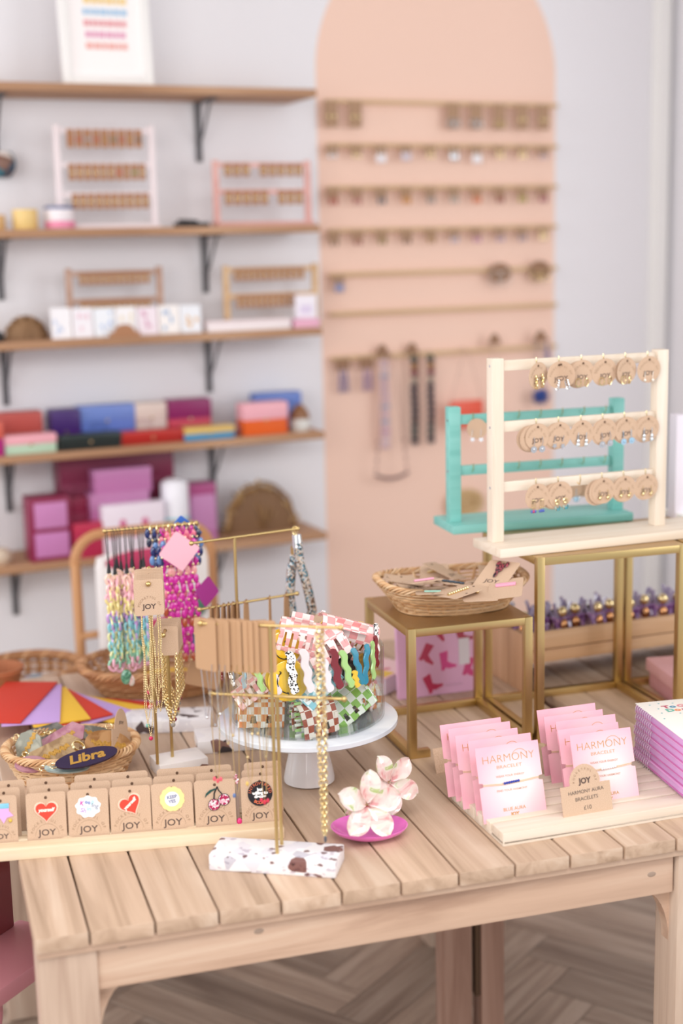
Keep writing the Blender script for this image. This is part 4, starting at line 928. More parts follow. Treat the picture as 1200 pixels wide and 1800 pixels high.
def clawhalf(o, W, H, Dp, s, teeth, thick=.0022, k=4):
    """one jaw: a curved plate with a comb of teeth. x along W, y depth, z height"""
    n = 8; prof = []
    for i in range(n+1):
        a = pi/2*i/n; prof.append((s*Dp*sin(a), H*(1-.0)-H*(1-cos(a))*1.0))
    # solid crown strip down to k, comb below
    for part in ('crown', 'teeth'):
        if part == 'crown':
            rng = [(-W/2, W/2)]; ii = range(0, k+1)
        else:
            tw = W/(teeth*1.0); rng = [(-W/2+tw*q+tw*.14, -W/2+tw*(q+1)-tw*.14) for q in range(teeth)]; ii = range(k, n+1)
        for x0, x1 in rng:
            rows = []
            for i in ii:
                y, z = prof[i]; tp = 0 if part == 'crown' else .18*(x1-x0)*(i-k)/(n-k)
                nrm = Vector((0, s*sin(pi/2*i/n), cos(pi/2*i/n)))
                rows.append([o.bm.verts.new(Vector((x, y, z))+nrm*e) for x, e in ((x0+tp, 0), (x1-tp, 0), (x1-tp, thick), (x0+tp, thick))])
            for p, q in zip(rows, rows[1:]):
                for j in range(4): o.bm.faces.new((p[j], p[(j+1) % 4], q[(j+1) % 4], q[j]))
            o.bm.faces.new(rows[0]); o.bm.faces.new(rows[-1][::-1])
def claw(label, c, rot, m, W=.066, H=.034, Dp=.019, teeth=6, window=True, m2=None, k=4):
    t = thing('hair_claw', label, 'hair claw', c, 0, 'hair claws in the glass bowl'); t.rotation_euler = tuple(radians(v) for v in rot)
    for s in (-1, 1):
        o = MB(); clawhalf(o, W, H, Dp, s, teeth, k=k)
        if window:
            for e in (-1, 1): o.box((e*(W/2-.003), s*Dp*.98, H*.32), (.006, .0026, H*.66), bev=.0006)
            o.box((0, s*Dp*1.02, .004), (W, .0026, .007), bev=.0006)
        o.build('jaw', m if s < 0 or not m2 else m2, t)
    MB().tube([(-.007+.0014*q/2, .003*cos(q*1.6), H*.62+.003*sin(q*1.6)) for q in range(22)], .0006, 5).build('spring', M_GOLD, t)
    for s in (-1, 1): MB().box((0, s*.006, H+.006), (W*.55, .0022, .014), Matrix.Rotation(-s*.35, 3, 'X'), .0008).build('thumb_tab', m, t)
    return t
def cclip(label, col1, col2, px, py, Y, rot, **k):
    m = checker('gingham_%s_%s' % (col1[1:], col2[1:]), col1, col2, k.pop('sc', 82), .12, Coat_Weight=1.0)
    return claw(label, inb(px, py, Y), rot, m, **k)
# Y = how deep in the bowl the claw lies (.30 = just behind the front wall)
cclip('orange and white checked hair claw at the bottom left of the bowl', '#e08a4c', '#f6f1ea', 451, 1280, .338, (2, 4, -8), W=.078, H=.052, teeth=3, sc=84, k=6)
cclip('green checked hair claw standing on end with its comb to the front', '#a9d67f', '#f4f6ec', 509, 1262, .322, (0, 90, -4), W=.064, H=.032, Dp=.022, teeth=7, window=False, sc=84)
cclip('rust and cream checked hair claw at the bottom middle of the bowl', '#a04a2e', '#eadccf', 556, 1286, .330, (5, -6, 12), W=.064, H=.052, Dp=.022, teeth=3, sc=84, k=6)
cclip('light blue and white checked hair claw lying aslant in the middle', '#8fcbd8', '#f0f7f8', 573, 1222, .340, (-28, -38, 12), W=.078, H=.046, teeth=5, sc=84, k=6)
cclip('bright green and white checked hair claw at the right of the bowl', '#8fc055', '#f3f5e6', 622, 1262, .375, (-20, -26, 20), W=.086, H=.050, Dp=.022, teeth=4, k=6, sc=72)
cclip('brown and white checked hair claw by the right side of the bowl', '#b5683f', '#f1e6da', 642, 1212, .385, (0, -60, 20), W=.05, H=.03, teeth=5)
claw('clear hair claw with black details at the left of the bowl', inb(408, 1268, .33), (0, 10, 30), checker('bw_check', '#e9e5e2', '#3a3734', 110, .15), W=.05, H=.035, teeth=4)
claw('silver grey hair claw at the left side of the bowl', inb(404, 1236, .33), (20, 0, 60), mat('clear_resin', '#d9d2ca', .08, 0, Coat_Weight=1, Alpha=.6), W=.05, H=.030)
cclip('pink checked hair claw lying below the kraft cards', '#eba3a3', '#f7e0da', 452, 1228, .335, (-20, -35, -10), W=.070, H=.036, teeth=6)
cclip('pink gingham hair claw peeping out at the left of the bowl', '#e9a8a0', '#f3d8d0', 424, 1196, .375, (10, 25, 30), W=.06, H=.034)
cclip('large pink checked hair claw crowning the heap at the left', '#eea9a9', '#f9e3df', 520, 1132, .345, (20, 14, -14), W=.066, H=.044, Dp=.024, teeth=6)
cclip('large pink checked hair claw with comb up, crowning the heap at the right', '#ef9f9f', '#f8e2dd', 604, 1116, .385, (58, 18, -6), W=.100, H=.038, Dp=.024, teeth=9, sc=72)
cclip('pink checked hair claw under the two topmost ones', '#eda6a6', '#f8e0dc', 580, 1160, .345, (-10, -22, 8), W=.074, H=.042, teeth=4)
cclip('pink checked hair claw right of the gold chain', '#f0b0ac', '#f9e6e0', 618, 1162, .40, (30, 12, 14), W=.07, H=.04)
M_YEL = mat('smile_yellow', '#eec233', .14, 0, Coat_Weight=1.0)
def smile(label, px, py, Y, rz, ry, r=.026, face=True):
    t = thing('hair_claw', label, 'hair claw', oncyl(px, py, BR-.016)+ray(px, py)*max(0, Y-.318), 0, 'hair claws in the glass bowl'); t.rotation_euler = (radians(-6), radians(ry), radians(rz))
    for s in (-1, 1):
        o = MB(); o.lathe([(0, 0), (r*.9, 0), (r, .0012), (r, .0025), (r*.93, .0038), (0, .0044)], 36)
        bmesh.ops.transform(o.bm, matrix=Matrix.Translation((0, s*.008, 0)) @ Matrix.Rotation(s*-pi/2 if s > 0 else pi/2, 4, 'X'), verts=o.bm.verts[:]); o.build('face_disc' if s < 0 else 'back_disc', M_YEL, t)
    if face:
        yy = -.0132; o = MB(); arcstroke(o, 0, .002, r*.62, .0016, yy, 205, 335); o.build('smile', M_BLACK, t)
        o = MB()
        for q in (-1, 1): o.cone((q*r*.30, yy+.0004, r*.30), (q*r*.30, yy-.0003, r*.30), .0021, n=12)
        for q in (-1, 1): arcstroke(o, q*r*.56, -r*.27, .0022, .0013, yy, 0 if q < 0 else 20, 180)
        o.build('eyes', M_BLACK, t)
    MB().tube([(-.006+.001*k, .003*cos(k*1.6), .006+.003*sin(k*1.6)) for k in range(13)], .0006, 5).build('spring', M_GOLD, t)
    return t
smile('large yellow smiley hair claw behind the speckled clip, face turned on its side', 504, 1194, .318, -6, 72, .034)
smile('yellow smiley hair claw above the large one, tucked under the pink claws', 496, 1138, .335, -4, 58, .029)
smile('yellow disc hair claw behind the kraft cards at the left rim', 424, 1166, .37, 10, 0, .019, False)
smile('yellow disc hair claw behind the kraft cards, nearer the middle', 451, 1170, .36, 10, 30, .018, False)
claw('amber yellow hair claw lying between the pink claws on top of the heap', inb(600, 1124, .40), (40, 15, 10), M_YEL, W=.085, H=.03)
claw('golden glitter hair claw behind the teal clips', inb(633, 1172, .33), (0, 80, 10), mat('gold_glitter', '#c99c4a', .35, .7), W=.05, H=.026)
claw('black hair claw in the shadow behind the oxblood clip', inb(590, 1188, .37), (0, 20, 0), mat('black_gloss', '#2a2522', .1), W=.05, H=.03)

for k, (px, py, Y, c1, c2, rt, lb) in enumerate((
    (545, 1262, .40, '#e9a0a0', '#f6e0da', (20, 10, 30), 'pink checked hair claw deep in the middle of the bowl'),
    (500, 1200, .45, '#8fcbd8', '#f0f7f8', (0, 40, -30), 'light blue checked hair claw behind the smileys'),
    (470, 1262, .40, '#b5683f', '#f1e6da', (10, -20, 50), 'brown checked hair claw behind the orange one'),
    (610, 1232, .44, '#e8c23f', '#f7efcf', (-10, 20, -20), 'yellow checked hair claw under the teal clips'),
    (655, 1240, .36, '#e9a0a0', '#f6e0da', (0, 70, 40), 'pink checked hair claw against the right wall of the bowl'),
    (585, 1200, .42, '#eda6a6', '#f8e0dc', (30, -20, 10), 'pink checked hair claw behind the broad oxblood clip'),
    (430, 1225, .45, '#a9d67f', '#f4f6ec', (15, 30, 40), 'green checked hair claw at the back left of the bowl'),
    (640, 1270, .40, '#e08a4c', '#f6f1ea', (0, 15, 35), 'orange checked hair claw low at the right of the bowl'),
    (560, 1150, .46, '#f0b4b0', '#f9e8e4', (12, -12, -12), 'pale pink checked hair claw at the back of the heap'))):
    cclip(lb, c1, c2, px, py, Y, rt, W=.074, H=.042, Dp=.020, teeth=5)
# kraft dome sign behind the bowl
def dome(par, w, h, m=None, M=None):
    r = w*.36; pts = [(-w/2, 0), (w/2, 0), (w/2, h*.50), (r, h*.50)]+[(r*cos(a*pi/14), h*.50+(h*.50)*sin(a*pi/14)) for a in range(1, 14)]+[(-r, h*.50), (-w/2, h*.50)]
    return MB().prism(pts, .0009, M).build('card', m or M_KRAFT, par)
ds = thing('price_sign', 'kraft dome-topped sign standing behind the glass bowl, only its top showing', 'sign', (.668, .66, .75)); ds.rotation_euler = (-.1, 0, -.25)
p = PY(566, 1078, .64); ds.location = (p.x, .64, p.z-.075); 
dome(ds, .075, .075); o = MB(); addtext(o, 'JOY', .010, 0, .05, -.0004, .0002); o.build('lettering', M_INK, ds)
MB().box((0, .004, -((p.z-.075)-.75)/2), (.012, .003, (p.z-.075)-.75), bev=.0005).build('stake', M_PALEZ, ds)

# ================================================================ PINK DISH AND FLOWER CLAWS
dc = (P(575, 1457, .762)+P(723, 1457, .762))/2
dh = thing('trinket_dish', 'hot pink oval trinket dish in front of the cake stand', 'dish', (dc.x, dc.y, .75), radians(-14))
MB().lathe([(0, .0), (.026, 0), (.040, .004), (.056, .012), (.0595, .0165), (.0605, .0185), (.059, .0188), (.054, .0145), (.038, .0075), (0, .004)], 56, (0, 0, 0), 1.0, .80).build('dish', mat('hot_pink_enamel', '#e873c6', .18, 0, Coat_Weight=.6), dh)
M_FLOW = marbled('pearl_petal', [(.32, '#d99a9a'), (.40, '#e6c2bc'), (.52, '#e8d6ce'), (.60, '#dcd6c4'), (.67, '#a8ba70'), (.73, '#e0ccc4'), (.82, '#cf8583')], 30, .08, Coat_Weight=1.0)
def flower(label, c, rot, S):
    t = thing('flower_hair_claw', label, 'hair claw', c, 0, 'frangipani hair claws'); t.rotation_euler = tuple(radians(v) for v in rot)
    for k in range(5):
        a = 2*pi*k/5+pi/2; o = MB(); G = []; nu, nv = 10, 8
        for i in range(nu+1):
            u = i/nu; row = []
            wd = .38*max(0, math.sin(pi*(u**1.15)))**.62*S+.03*S
            for j in range(nv+1):
                v = j/nv*2-1; x = (.06+.94*u)*S; y = v*wd*.80; lift = .30*S*math.sin(u*pi*.55)-.10*S*u*u+.10*S*v*v*(1-.4*u)+.035*S*v
                row.append(Vector((x*cos(a)-y*sin(a), -lift, x*sin(a)+y*cos(a))))
            G.append(row)
        F_ = [[o.bm.verts.new(p) for p in r_] for r_ in G]; B_ = [[o.bm.verts.new(p+Vector((0, .0022, 0))) for p in r_] for r_ in G]
        for i in range(nu):
            for j in range(nv): o.bm.faces.new((F_[i][j], F_[i+1][j], F_[i+1][j+1], F_[i][j+1])); o.bm.faces.new((B_[i][j], B_[i][j+1], B_[i+1][j+1], B_[i+1][j]))
        for i in range(nu):
            o.bm.faces.new((F_[i][0], B_[i][0], B_[i+1][0], F_[i+1][0])); o.bm.faces.new((F_[i][nv], F_[i+1][nv], B_[i+1][nv], B_[i][nv]))
        for j in range(nv): o.bm.faces.new((F_[nu][j], B_[nu][j], B_[nu][j+1], F_[nu][j+1])); o.bm.faces.new((F_[0][j], F_[0][j+1], B_[0][j+1], B_[0][j]))
        o.build('petal', M_FLOW, t)
    o = MB(); clawhalf(o, S*1.0, S*.5, S*.35, 1, 5)
    bmesh.ops.transform(o.bm, matrix=Matrix.Translation((0, .006, -S*.25)), verts=o.bm.verts[:]); o.build('jaw', M_FLOW, t)
    MB().cone((-.008, .010, 0), (.008, .010, 0), .003, n=10).build('spring', M_GOLD, t)
    return t
flower('pearly pink frangipani hair claw lying on the hot pink dish', PY(644, 1416, .150), (-20, 10, 4), .055)
flower('pearly pink and green frangipani hair claw behind the dish', PY(683, 1376, .215), (-18, -20, 22), .050)
MB().cone((.60, .5, .5), (.6, .5, .51), .001) if False else None

# ================================================================ TERRAZZO NECKLACE STANDS
def slab(label, cen, rz, L, D, m=M_TERR, H=.025):
    t = thing('jewellery_stand', label, 'jewellery stand', (cen[0], cen[1], .75), rz, 'brass jewellery stands on terrazzo bases')
    MB().box((0, 0, H/2), (L, D, H), bev=.003).build('terrazzo_base', m, t); return t
def rod(par, a, b, r=.0028, name='rod', m=None):
    inv = par.matrix_basis.inverted(); return MB().cone(inv @ Vector(a), inv @ Vector(b), r, n=12).build(name, m or M_BRASS, par)
def arm(par, a, b, r=.0024):
    inv = par.matrix_basis.inverted(); a = inv @ Vector(a); b = inv @ Vector(b); o = MB(); o.cone(a, b, r, n=12); o.ball(a, r*1.9, 10); o.ball(b, r*1.9, 10); return o.build('arm', M_BRASS, par)
def upd(): bpy.context.view_layer.update()
# front stand
p0 = P(367, 1530); p1 = P(590, 1545); ax = (p1-p0); ax.z = 0; Lb = ax.length; ax.normalize(); pv = Vector((-ax.y, ax.x, 0)); rzG = math.atan2(ax.y, ax.x)
gs = slab('jewellery stand on the nearest terrazzo slab, at the front edge of the table', (p0+p1)/2+pv*.034, rzG, Lb, .068)
upd()
g1 = P(487, 1500, .775); g2 = P(495, 1484, .775); zu = 1.125; zl = 1.008
rod(gs, g1, (g1.x, g1.y, zu)); rod(gs, g2, (g2.x, g2.y, zl))
nG = pv.copy()
UL = PN(382, 1092, g1, nG); UR = PN(605, 1105, g1, nG); 
UL = Vector((g1.x, g1.y, zu))-ax*.104; UR = Vector((g1.x, g1.y, zu))+ax*.104
arm(gs, UL, UR)
LL = Vector((g2.x, g2.y, zl))-ax*.101; LR = Vector((g2.x, g2.y, zl))+ax*.101; arm(gs, LL, LR)
def chainline(o, pts, r=.0008): o.tube(pts, r, 5)
def hungcard(label, loc, yaw, w=.026, h=.052, tilt=0, group='kraft necklace cards on the nearest stand', m=None, joy=False, rz2=0):
    t = thing('necklace_card', label, 'necklace', loc, 0, group); t.rotation_euler = (0, tilt, yaw)
    MB().prism(rr(w, h, .004, 3, None, -h+.007), .0012).build('card', m or M_KRAFT, t)
    MB().cone((0, -.0003, 0), (0, .0015, 0), .0030, n=12).build('hole', MC['hole_dark'], t)
    if joy:
        o = MB(); addtext(o, 'JOY', w*.24, 0, -h*.70, -.0004, .0003, 0, 0, 1.1); o.build('lettering', M_INK, t)
        o = MB(); arctext(o, 'POCKETFUL OF', w*.115, 0, -h*.66, w*.32, -.0004, 170, 10); o.build('arched_lettering', M_INKL, t)
    return t
# cards hung along the left half of the upper bar
cw = [(-.098, -.50), (-.088, -.62), (-.078, -.5), (-.070, -.65), (-.061, -.55), (-.052, -.68), (-.043, -.52), (-.034, -.62), (-.022, -.35), (-.010, -.30)]
for k, (u, dy) in enumerate(cw):
    loc = Vector((g1.x, g1.y, zu))+ax*(u*1.0)+Vector((0, 0, .0))
    t = hungcard('kraft necklace card on the nearest stand, %s from the left on the upper bar' % ['first', 'second', 'third', 'fourth', 'fifth', 'sixth', 'seventh', 'eighth', 'ninth', 'tenth'][k], loc, -pi*.42+(.55 if k < 8 else 1.0)+R_.uniform(-.16, .16), .040 if k < 8 else .036, .078, m=mat('kraft_tan', '#b8916e', .8))
    # necklace hanging from the card
    o = MB(); L = R_.uniform(.06, .13); x = R_.uniform(-.004, .004)
    o.tube([(-.012, .001, -.060), (-.009, .002, -.10), (x-.002, 0, -.07-L), (x+.002, 0, -.07-L), (.009, -.002, -.10), (.012, -.001, -.060)], .0006, 4)
    o.ball((x, 0, -.073-L), .0025, 6); o.build('necklace_chain', M_GOLD if k > 2 else M_SILVER, t)
# thick chain necklace on the right half
def curb(o, pts, lw, r, step=None):
    pts = [Vector(p) for p in pts]; step = step or lw*1.35; d = 0; k = 0
    for a, b in zip(pts, pts[1:]):
        L = (b-a).length; dirv = (b-a).normalized(); q = dirv.to_track_quat('Z', 'Y').to_matrix().to_4x4()
        while d < L:
            c = a+dirv*d; o.link(c, lw*.62, lw, r, q @ Matrix.Rotation(pi/2*(k % 2)+.6, 4, 'Z'), 10, 5); d += step; k += 1
        d -= L
u = .0; cb = PN(562, 1135, g1, nG); ub = (cb-g1).dot(ax)
t = thing('necklace', 'chunky gold chain necklace hanging from the upper bar in front of the glass bowl', 'necklace', Vector((g1.x, g1.y, zu))+ax*ub)
zb = -(zu-PN(572, 1468, g1, nG).z); o = MB(); s_ = Vector((0.0, 0.0, 0))
curb(o, [(-.0035, 0, -.004), (-.005, 0, zb*.5), (-.001, 0, zb)], .0052, .0011); curb(o, [(.0035, 0, -.004), (.005, .002, zb*.5), (.002, 0, zb)], .0052, .0011)
o.build('chain', M_GOLD, t); MB().ball((.001, 0, zb-.006), .004, 8, (.6, .5, 1.6)).build('dark_pendant', mat('slate_pendant', '#5f6068', .3, .4), t)
# fine necklaces on the left end of the lower bar
finel = ['fine gold necklace with small pink charms at the left end of the lower bar', 'fine gold necklace with a blue charm, second on the lower bar', 'fine gold necklace, third on the lower bar', 'fine gold necklace with red charms, nearest the rods on the lower bar']
for k, (uu, L, c) in enumerate(((-.096, .135, '#e05a6a'), (-.066, .16, '#5f78a8'), (-.045, .14, '#d9b765'), (-.024, .165, '#d0304a'))):
    t = thing('necklace', finel[k], 'necklace', Vector((g2.x, g2.y, zl))+ax*uu, rzG, 'fine necklaces on the lower bar')
    o = MB(); o.tube([(-.004, 0, 0), (-.006, 0, -.05), (-.003, 0, -L*.9), (0, 0, -L), (.003, 0, -L*.9), (.006, 0, -.05), (.004, 0, 0)], .0007, 5); o.build('chain', M_GOLD, t)
    o = MB(); [o.ball(((q-1)*.005, -.001, -L-.002-abs(q-1)*-.003), .0028, 6, (1, .7, 1.4)) for q in range(3 if k in (0, 3) else 1)]; o.build('charm', CM(c, .2), t)

# stand D, behind the bowl: lanyard and string of cards
dD = slab('jewellery stand whose base is mostly hidden behind the cake stand', (.478, .652), radians(-6), .20, .078, speckle('terrazzo_bold', [(0, '#f0edee'), (.7, '#e9e6ea'), (.84, '#3f383c'), (.9, '#f4f2f3'), (.95, '#8a6a62')], 45, .3)); upd()
gD = Vector((.466, .665, .775)); gD2 = Vector((.477, .672, .775)); axD = Vector((cos(radians(14)), sin(radians(14)), 0))
zD1, zD2 = 1.141, 1.014
rod(dD, gD, (gD.x, gD.y, zD1)); 
nD = Vector((-axD.y, axD.x, 0))
def onD(px, py): return PN(px, py, gD, nD)
a = onD(336, 951); b = onD(523, 938); a.z = b.z = zD1; arm(dD, a, b); a2 = onD(350, 1068); b2 = onD(522, 1054); a2.z = b2.z = zD2+.003; arm(dD, a2, b2)
# rhinestone wrist lanyard
q = onD(518, 938); q.z = zD1
ln = thing('wrist_lanyard', 'rhinestone rope wrist lanyard hanging at the right end of the brass arm', 'lanyard', q)
M_RHI = speckle('rhinestones', [(0, '#cfc8c0'), (.3, '#5f93a8'), (.48, '#e8d9c8'), (.62, '#8a6f5f'), (.78, '#dfe6ea'), (.9, '#3f4650')], 300, .15, .5)
def rope(pts): o = MB(); o.tube(pts, .0092, 14); return o
k_ = .00092
rope([(.003, -.006, -.025), (.006, -.006, -.06), (.020, -.004, -.11), (.030, .0, -.16), (.026, .01, -.178)]).build('rope', M_RHI, ln)
rope([(.002, .006, -.045), (-.006, .01, -.08), (-.010, .012, -.13), (-.004, .014, -.172), (.012, .014, -.182), (.026, .01, -.178)]).build('rope', M_RHI, ln)
MB().cone((.003, -.006, -.034), (.002, -.004, -.010), .0095, .0085, 18).build('end_cap', M_SILVER, ln)
MB().cone((.0, .006, -.052), (-.002, .004, -.034), .0080, .006, 18).build('end_cap', M_GOLDP, ln)
o = MB(); o.link((0, 0, -.003), .005, .008, .0011); o.link((.0, .002, -.012), .004, .008, .0011, Matrix.Rotation(pi/2, 4, 'Z')); o.build('ring', M_GOLD, ln)
# thin folded kraft tags hanging edge-on from the lower arm
for k in range(9):
    px = [371, 382, 392, 401, 409, 418, 432, 474, 503][k]; q = onD(px, 1062); q.z = zD2
    t = thing('hang_tag', 'kraft tag edge-on behind the glass bowl, %s' % ['first from the left', 'second from the left', 'third from the left', 'fourth from the left', 'fifth from the left', 'sixth from the left', 'seventh, before the bowl', 'single one above the pink claws', 'rightmost beside the lanyard'][k], 'tag', q, radians(60+8*sin(k*3)), 'kraft tags edge-on behind the bowl')
    MB().prism([(-.010, -.002), (-.006, .007), (.006, .007), (.012, -.004), (.014, -.05), (-.014, -.05)], .0012, None, -.0006).build('card', M_KRAFTD, t)
    o = MB(); o.tube([(-.004, 0, .0), (0, 0, .008), (.004, 0, 0)], .0008, 5); o.build('loop', M_INK, t)

# stand F, nearest left, two rods with arms pointing towards the camera
fD = slab('small jewellery stand with two rods behind the pin cards', (.328, .565), radians(8), .09, .062, speckle('terrazzo_brown', [(0, '#f0ebe9'), (.62, '#e9e4e4'), (.80, '#7d5347'), (.93, '#f4f1ef')], 32, .3)); upd()
f1 = P(277, 1343, .775); f2 = P(303, 1330, .775); zf1, zf2 = 1.112, 1.012
rod(fD, f1, (f1.x, f1.y, zf1)); rod(fD, f2, (f2.x, f2.y, zf2))
# arms go towards the viewer
dv = Vector((-.18, -1, 0)).normalized()
aF1 = Vector((f1.x, f1.y, zf1)); e1 = aF1+dv*.055; e1b = aF1-dv*.06; arm(fD, e1, e1b)
aF2 = Vector((f2.x, f2.y, zf2)); e2 = aF2+Vector((-.3, -1, 0)).normalized()*.05; e2b = aF2-Vector((-.3, -1, 0)).normalized()*.06; arm(fD, e2, e2b)
yF = math.atan2(-dv.x, -dv.y)*-1
for k in range(7):
    c = e1-dv*(.003+.0105*k) if k < 5 else e1-dv*(.066+.02*(k-5))
    t = hungcard(['kraft necklace card reading JOY in front of the stack on the brass arm', 'kraft necklace card just behind the front one', 'third kraft necklace card in the stack on the brass arm', 'fourth kraft necklace card in the stack on the brass arm', 'fifth kraft necklace card in the stack on the brass arm', 'larger kraft card at the back of the upper brass arm', 'hindmost kraft card on the upper brass arm'][k], c, -.10+.04*sin(k*2.1), .049, .062, .03*sin(k*1.7), 'kraft necklace cards stacked on the upper brass arm', joy=(k == 0))
    for j in range(2 if k < 5 else 0):
        o = MB(); x = -.008+.016*j+.003*sin(k*1.7+j); L = .27-.018*k-.03*(j == 1)+R_.uniform(-.02, .01)
        pts = [(x-.006, .001+.001*j, -.05), (x-.007, 0, -.10)]+[(x-.005+.0004*sin(i), .0, -.10-(L-.11)*i/8) for i in range(1, 8)]+[(x, 0, -L)]+[(x+.005, 0, -.10-(L-.11)*i/8) for i in range(7, 0, -1)]+[(x+.007, 0, -.10), (x+.006, .001, -.05)]
        o.tube(pts, .0003, 3); d_ = 0
        for a_, b_ in zip(pts, pts[1:]):
            a_, b_ = Vector(a_), Vector(b_); L_ = (b_-a_).length
            while d_ < L_: o.ball(a_+(b_-a_)*(d_/L_), .00105, 5, (1, 1, 1.3)); d_ += .0030
            d_ -= L_
        o.build('necklace_chain', M_GOLD, t)
        if j == 0:
            o = MB(); o.ball((x, -.001, -L-.003), .0038, 8, (1, .7, 1)); o.build('charm', [CM('#d0305f', .15), CM('#7fb8a8', .15), CM('#e8a8b0', .15), M_SILVER, CM('#d0305f', .15)][k % 5], t)
for k in range(6):
    d2 = Vector((-.3, -1, 0)).normalized(); c = e2-d2*(.030+.011*k)
    t = hungcard(['front kraft card of the stack carrying chunky chains', 'second kraft card of the stack carrying chunky chains', 'third kraft card of the stack carrying chunky chains', 'fourth kraft card of the stack carrying chunky chains', 'fifth kraft card of the stack carrying chunky chains', 'hindmost kraft card of the stack carrying chunky chains'][k], c, -.22+.05*sin(k*1.9), .043, .052, -.02*k*.5, 'kraft cards stacked on the lower brass arm')
    o = MB(); L = .165-.006*k; x = .006
    curb(o, [(x-.014, .001, -.044), (x-.014, 0, -.12), (x-.003, 0, -L)], .0036, .0009); curb(o, [(x+.010, .001, -.044), (x+.010, 0, -.12), (x+.001, 0, -L)], .0036, .0009); o.build('chain', M_GOLD, t)
    MB().ball((x, 0, -L-.006), .0045, 8, (1, .6, 1)).build('charm', [mat('smoky_stone', '#9a948e', .2), CM('#9a2f4a', .2)][k % 2], t)

# stand E at the back left
eD = slab('jewellery stand at the back left, carrying beaded phone straps and key rings', (.352, .800), radians(-14), .168, .078, M_TERRB); upd()
gE = Vector((.372, .800, .775)); axE = Vector((cos(radians(3)), sin(radians(3)), 0)); nE = Vector((-axE.y, axE.x, 0)); zE = 1.146
rod(eD, gE, (gE.x, gE.y, zE))
def onE(px, py=932): q = PN(px, py, gE, nE); q.z = zE; return q
arm(eD, onE(184), onE(345))
M_CHN_OLD = lambda: perisland('pastel_links', [(0, '#efc0c8'), (.14, '#f2e2a8'), (.28, '#b8e0c0'), (.42, '#8fd0dc'), (.56, '#c09ad8'), (.70, '#f0b8a0'), (.82, '#e8e8b0'), (.92, '#e890b8')], .25, True, Coat_Weight=.5)
M_CHN = mat('pastel_link', '#efc0c8', .25, 0, Coat_Weight=.5)
def chn():
    N, L, b = nodes(M_CHN); t = N.new('ShaderNodeTexCoord'); s = N.new('ShaderNodeSeparateXYZ'); L.new(t.outputs['Object'], s.inputs[0]); g = N.new('ShaderNodeNewGeometry')
    a = N.new('ShaderNodeMath'); a.operation = 'MULTIPLY_ADD'; a.inputs[1].default_value = -3.6; a.inputs[2].default_value = -.33; L.new(s.outputs['Z'], a.inputs[0])
    c = N.new('ShaderNodeMath'); c.operation = 'MULTIPLY_ADD'; c.inputs[1].default_value = .22; L.new(g.outputs['Random Per Island'], c.inputs[0]); L.new(a.outputs[0], c.inputs[2])
    L.new(ramp(M_CHN, c.outputs[0], [(0, '#f0c8b8'), (.12, '#efb8c4'), (.24, '#ecdc98'), (.34, '#c49ad4'), (.44, '#8ccbd4'), (.54, '#e8e4a8'), (.64, '#9ed4b8'), (.74, '#efb4c8'), (.84, '#f0d8b8'), (.94, '#b48ac8')], True), b.inputs['Base Color'])
chn()
sp = [186, 197, 203, 209, 219, 226, 233, 243, 250]
pn = ['leftmost', 'second', 'third', 'fourth', 'fifth', 'sixth', 'seventh', 'eighth', 'rightmost']
for k, px in enumerate(sp):
    q = onE(px); t = thing('phone_strap', 'pastel link phone strap on a black cord, %s of the nine' % pn[k], 'phone strap', q, 0, 'pastel phone straps'); L0 = .062+.006*sin(k*2.2)
    o = MB(); xx = .003*sin(k*3); yy = -.012+.006*(k % 4)
    o.tube([(-.0012, .003, -.001), (0, .0, .0035), (.0015, -.003, -.001), (xx+.001, yy, -L0)], .0008, 5); o.tube([(-.0015, .002, 0), (xx-.001, yy, -L0)], .0008, 5); o.build('cord', M_BLACK, t)
    MB().cone((xx, yy, -L0-.016), (xx, yy, -L0+.002), .0042, .002, 10).build('toggle', M_BLACK, t)
    o = MB(); o.link((xx, yy, -L0-.020), .003, .005, .0009); o.build('clasp', M_GOLD, t)
    o = MB(); n = 19; zz = -L0-.03
    for i in range(n):
        sx = xx+.0018*sin(i*1.3+k); o.link((sx, yy+.002*cos(i+k), zz-i*.0092), .0072, .0105, .0030, Matrix.Rotation((i % 2)*1.25+.4+.2*sin(k*5+i), 4, 'Z') @ Matrix.Rotation(.35*((i % 2)*2-1), 4, 'Y'), 10, 6)
    o.build('links', M_CHN, t)
def keyring(px, label, col, L, kind, dz=0):
    q = onE(px); t = thing('key_ring', label, 'key ring', q, .3*sin(px), 'key rings on the back left stand')
    o = MB(); o.link((0, 0, -.005), .008, .009, .0012, Matrix.Rotation(.9, 4, 'Z'), 18); o.build('ring', M_GOLD, t)
    o = MB(); z = -.016
    yy = -.010
    n = int(L/.017)
    for i in range(n):
        for s in (-1, 1):
            o.ball((s*(.0045+.003*sin(i*1.7+px)), yy*min(1, i/3)+.002*cos(i*2+s), z-i*.017-.004*s), .0058, 8, (1, .6, 1.75))
    o.build('links', col, t)
    o = MB()
    for i in range(n): o.ball((.002*sin(i), yy*min(1, i/3)-.005, z-i*.017-.009), .0025, 6)
    o.build('gold_beads', M_GOLD, t)
    return t
M_MAG = perisland('magenta_links', [(0, '#c81e9a'), (.35, '#a81470'), (.5, '#e0708a'), (.65, '#a84a2a'), (.78, '#d42aa8'), (.92, '#e8a0a0')], .12, True, Coat_Weight=1.0)
M_NAV = perisland('navy_links', [(0, '#1c2f6a'), (.4, '#14203f'), (.7, '#5f88c0')], .15, True, Coat_Weight=1.0)
keyring(265, 'navy bead key ring beside the black cords', M_NAV, .075, 0)
keyring(277, 'navy and gold bead key ring, right of the first navy one', M_NAV, .07, 0)
keyring(289, 'magenta bead key ring behind the kraft cards', M_MAG, .17, 0)
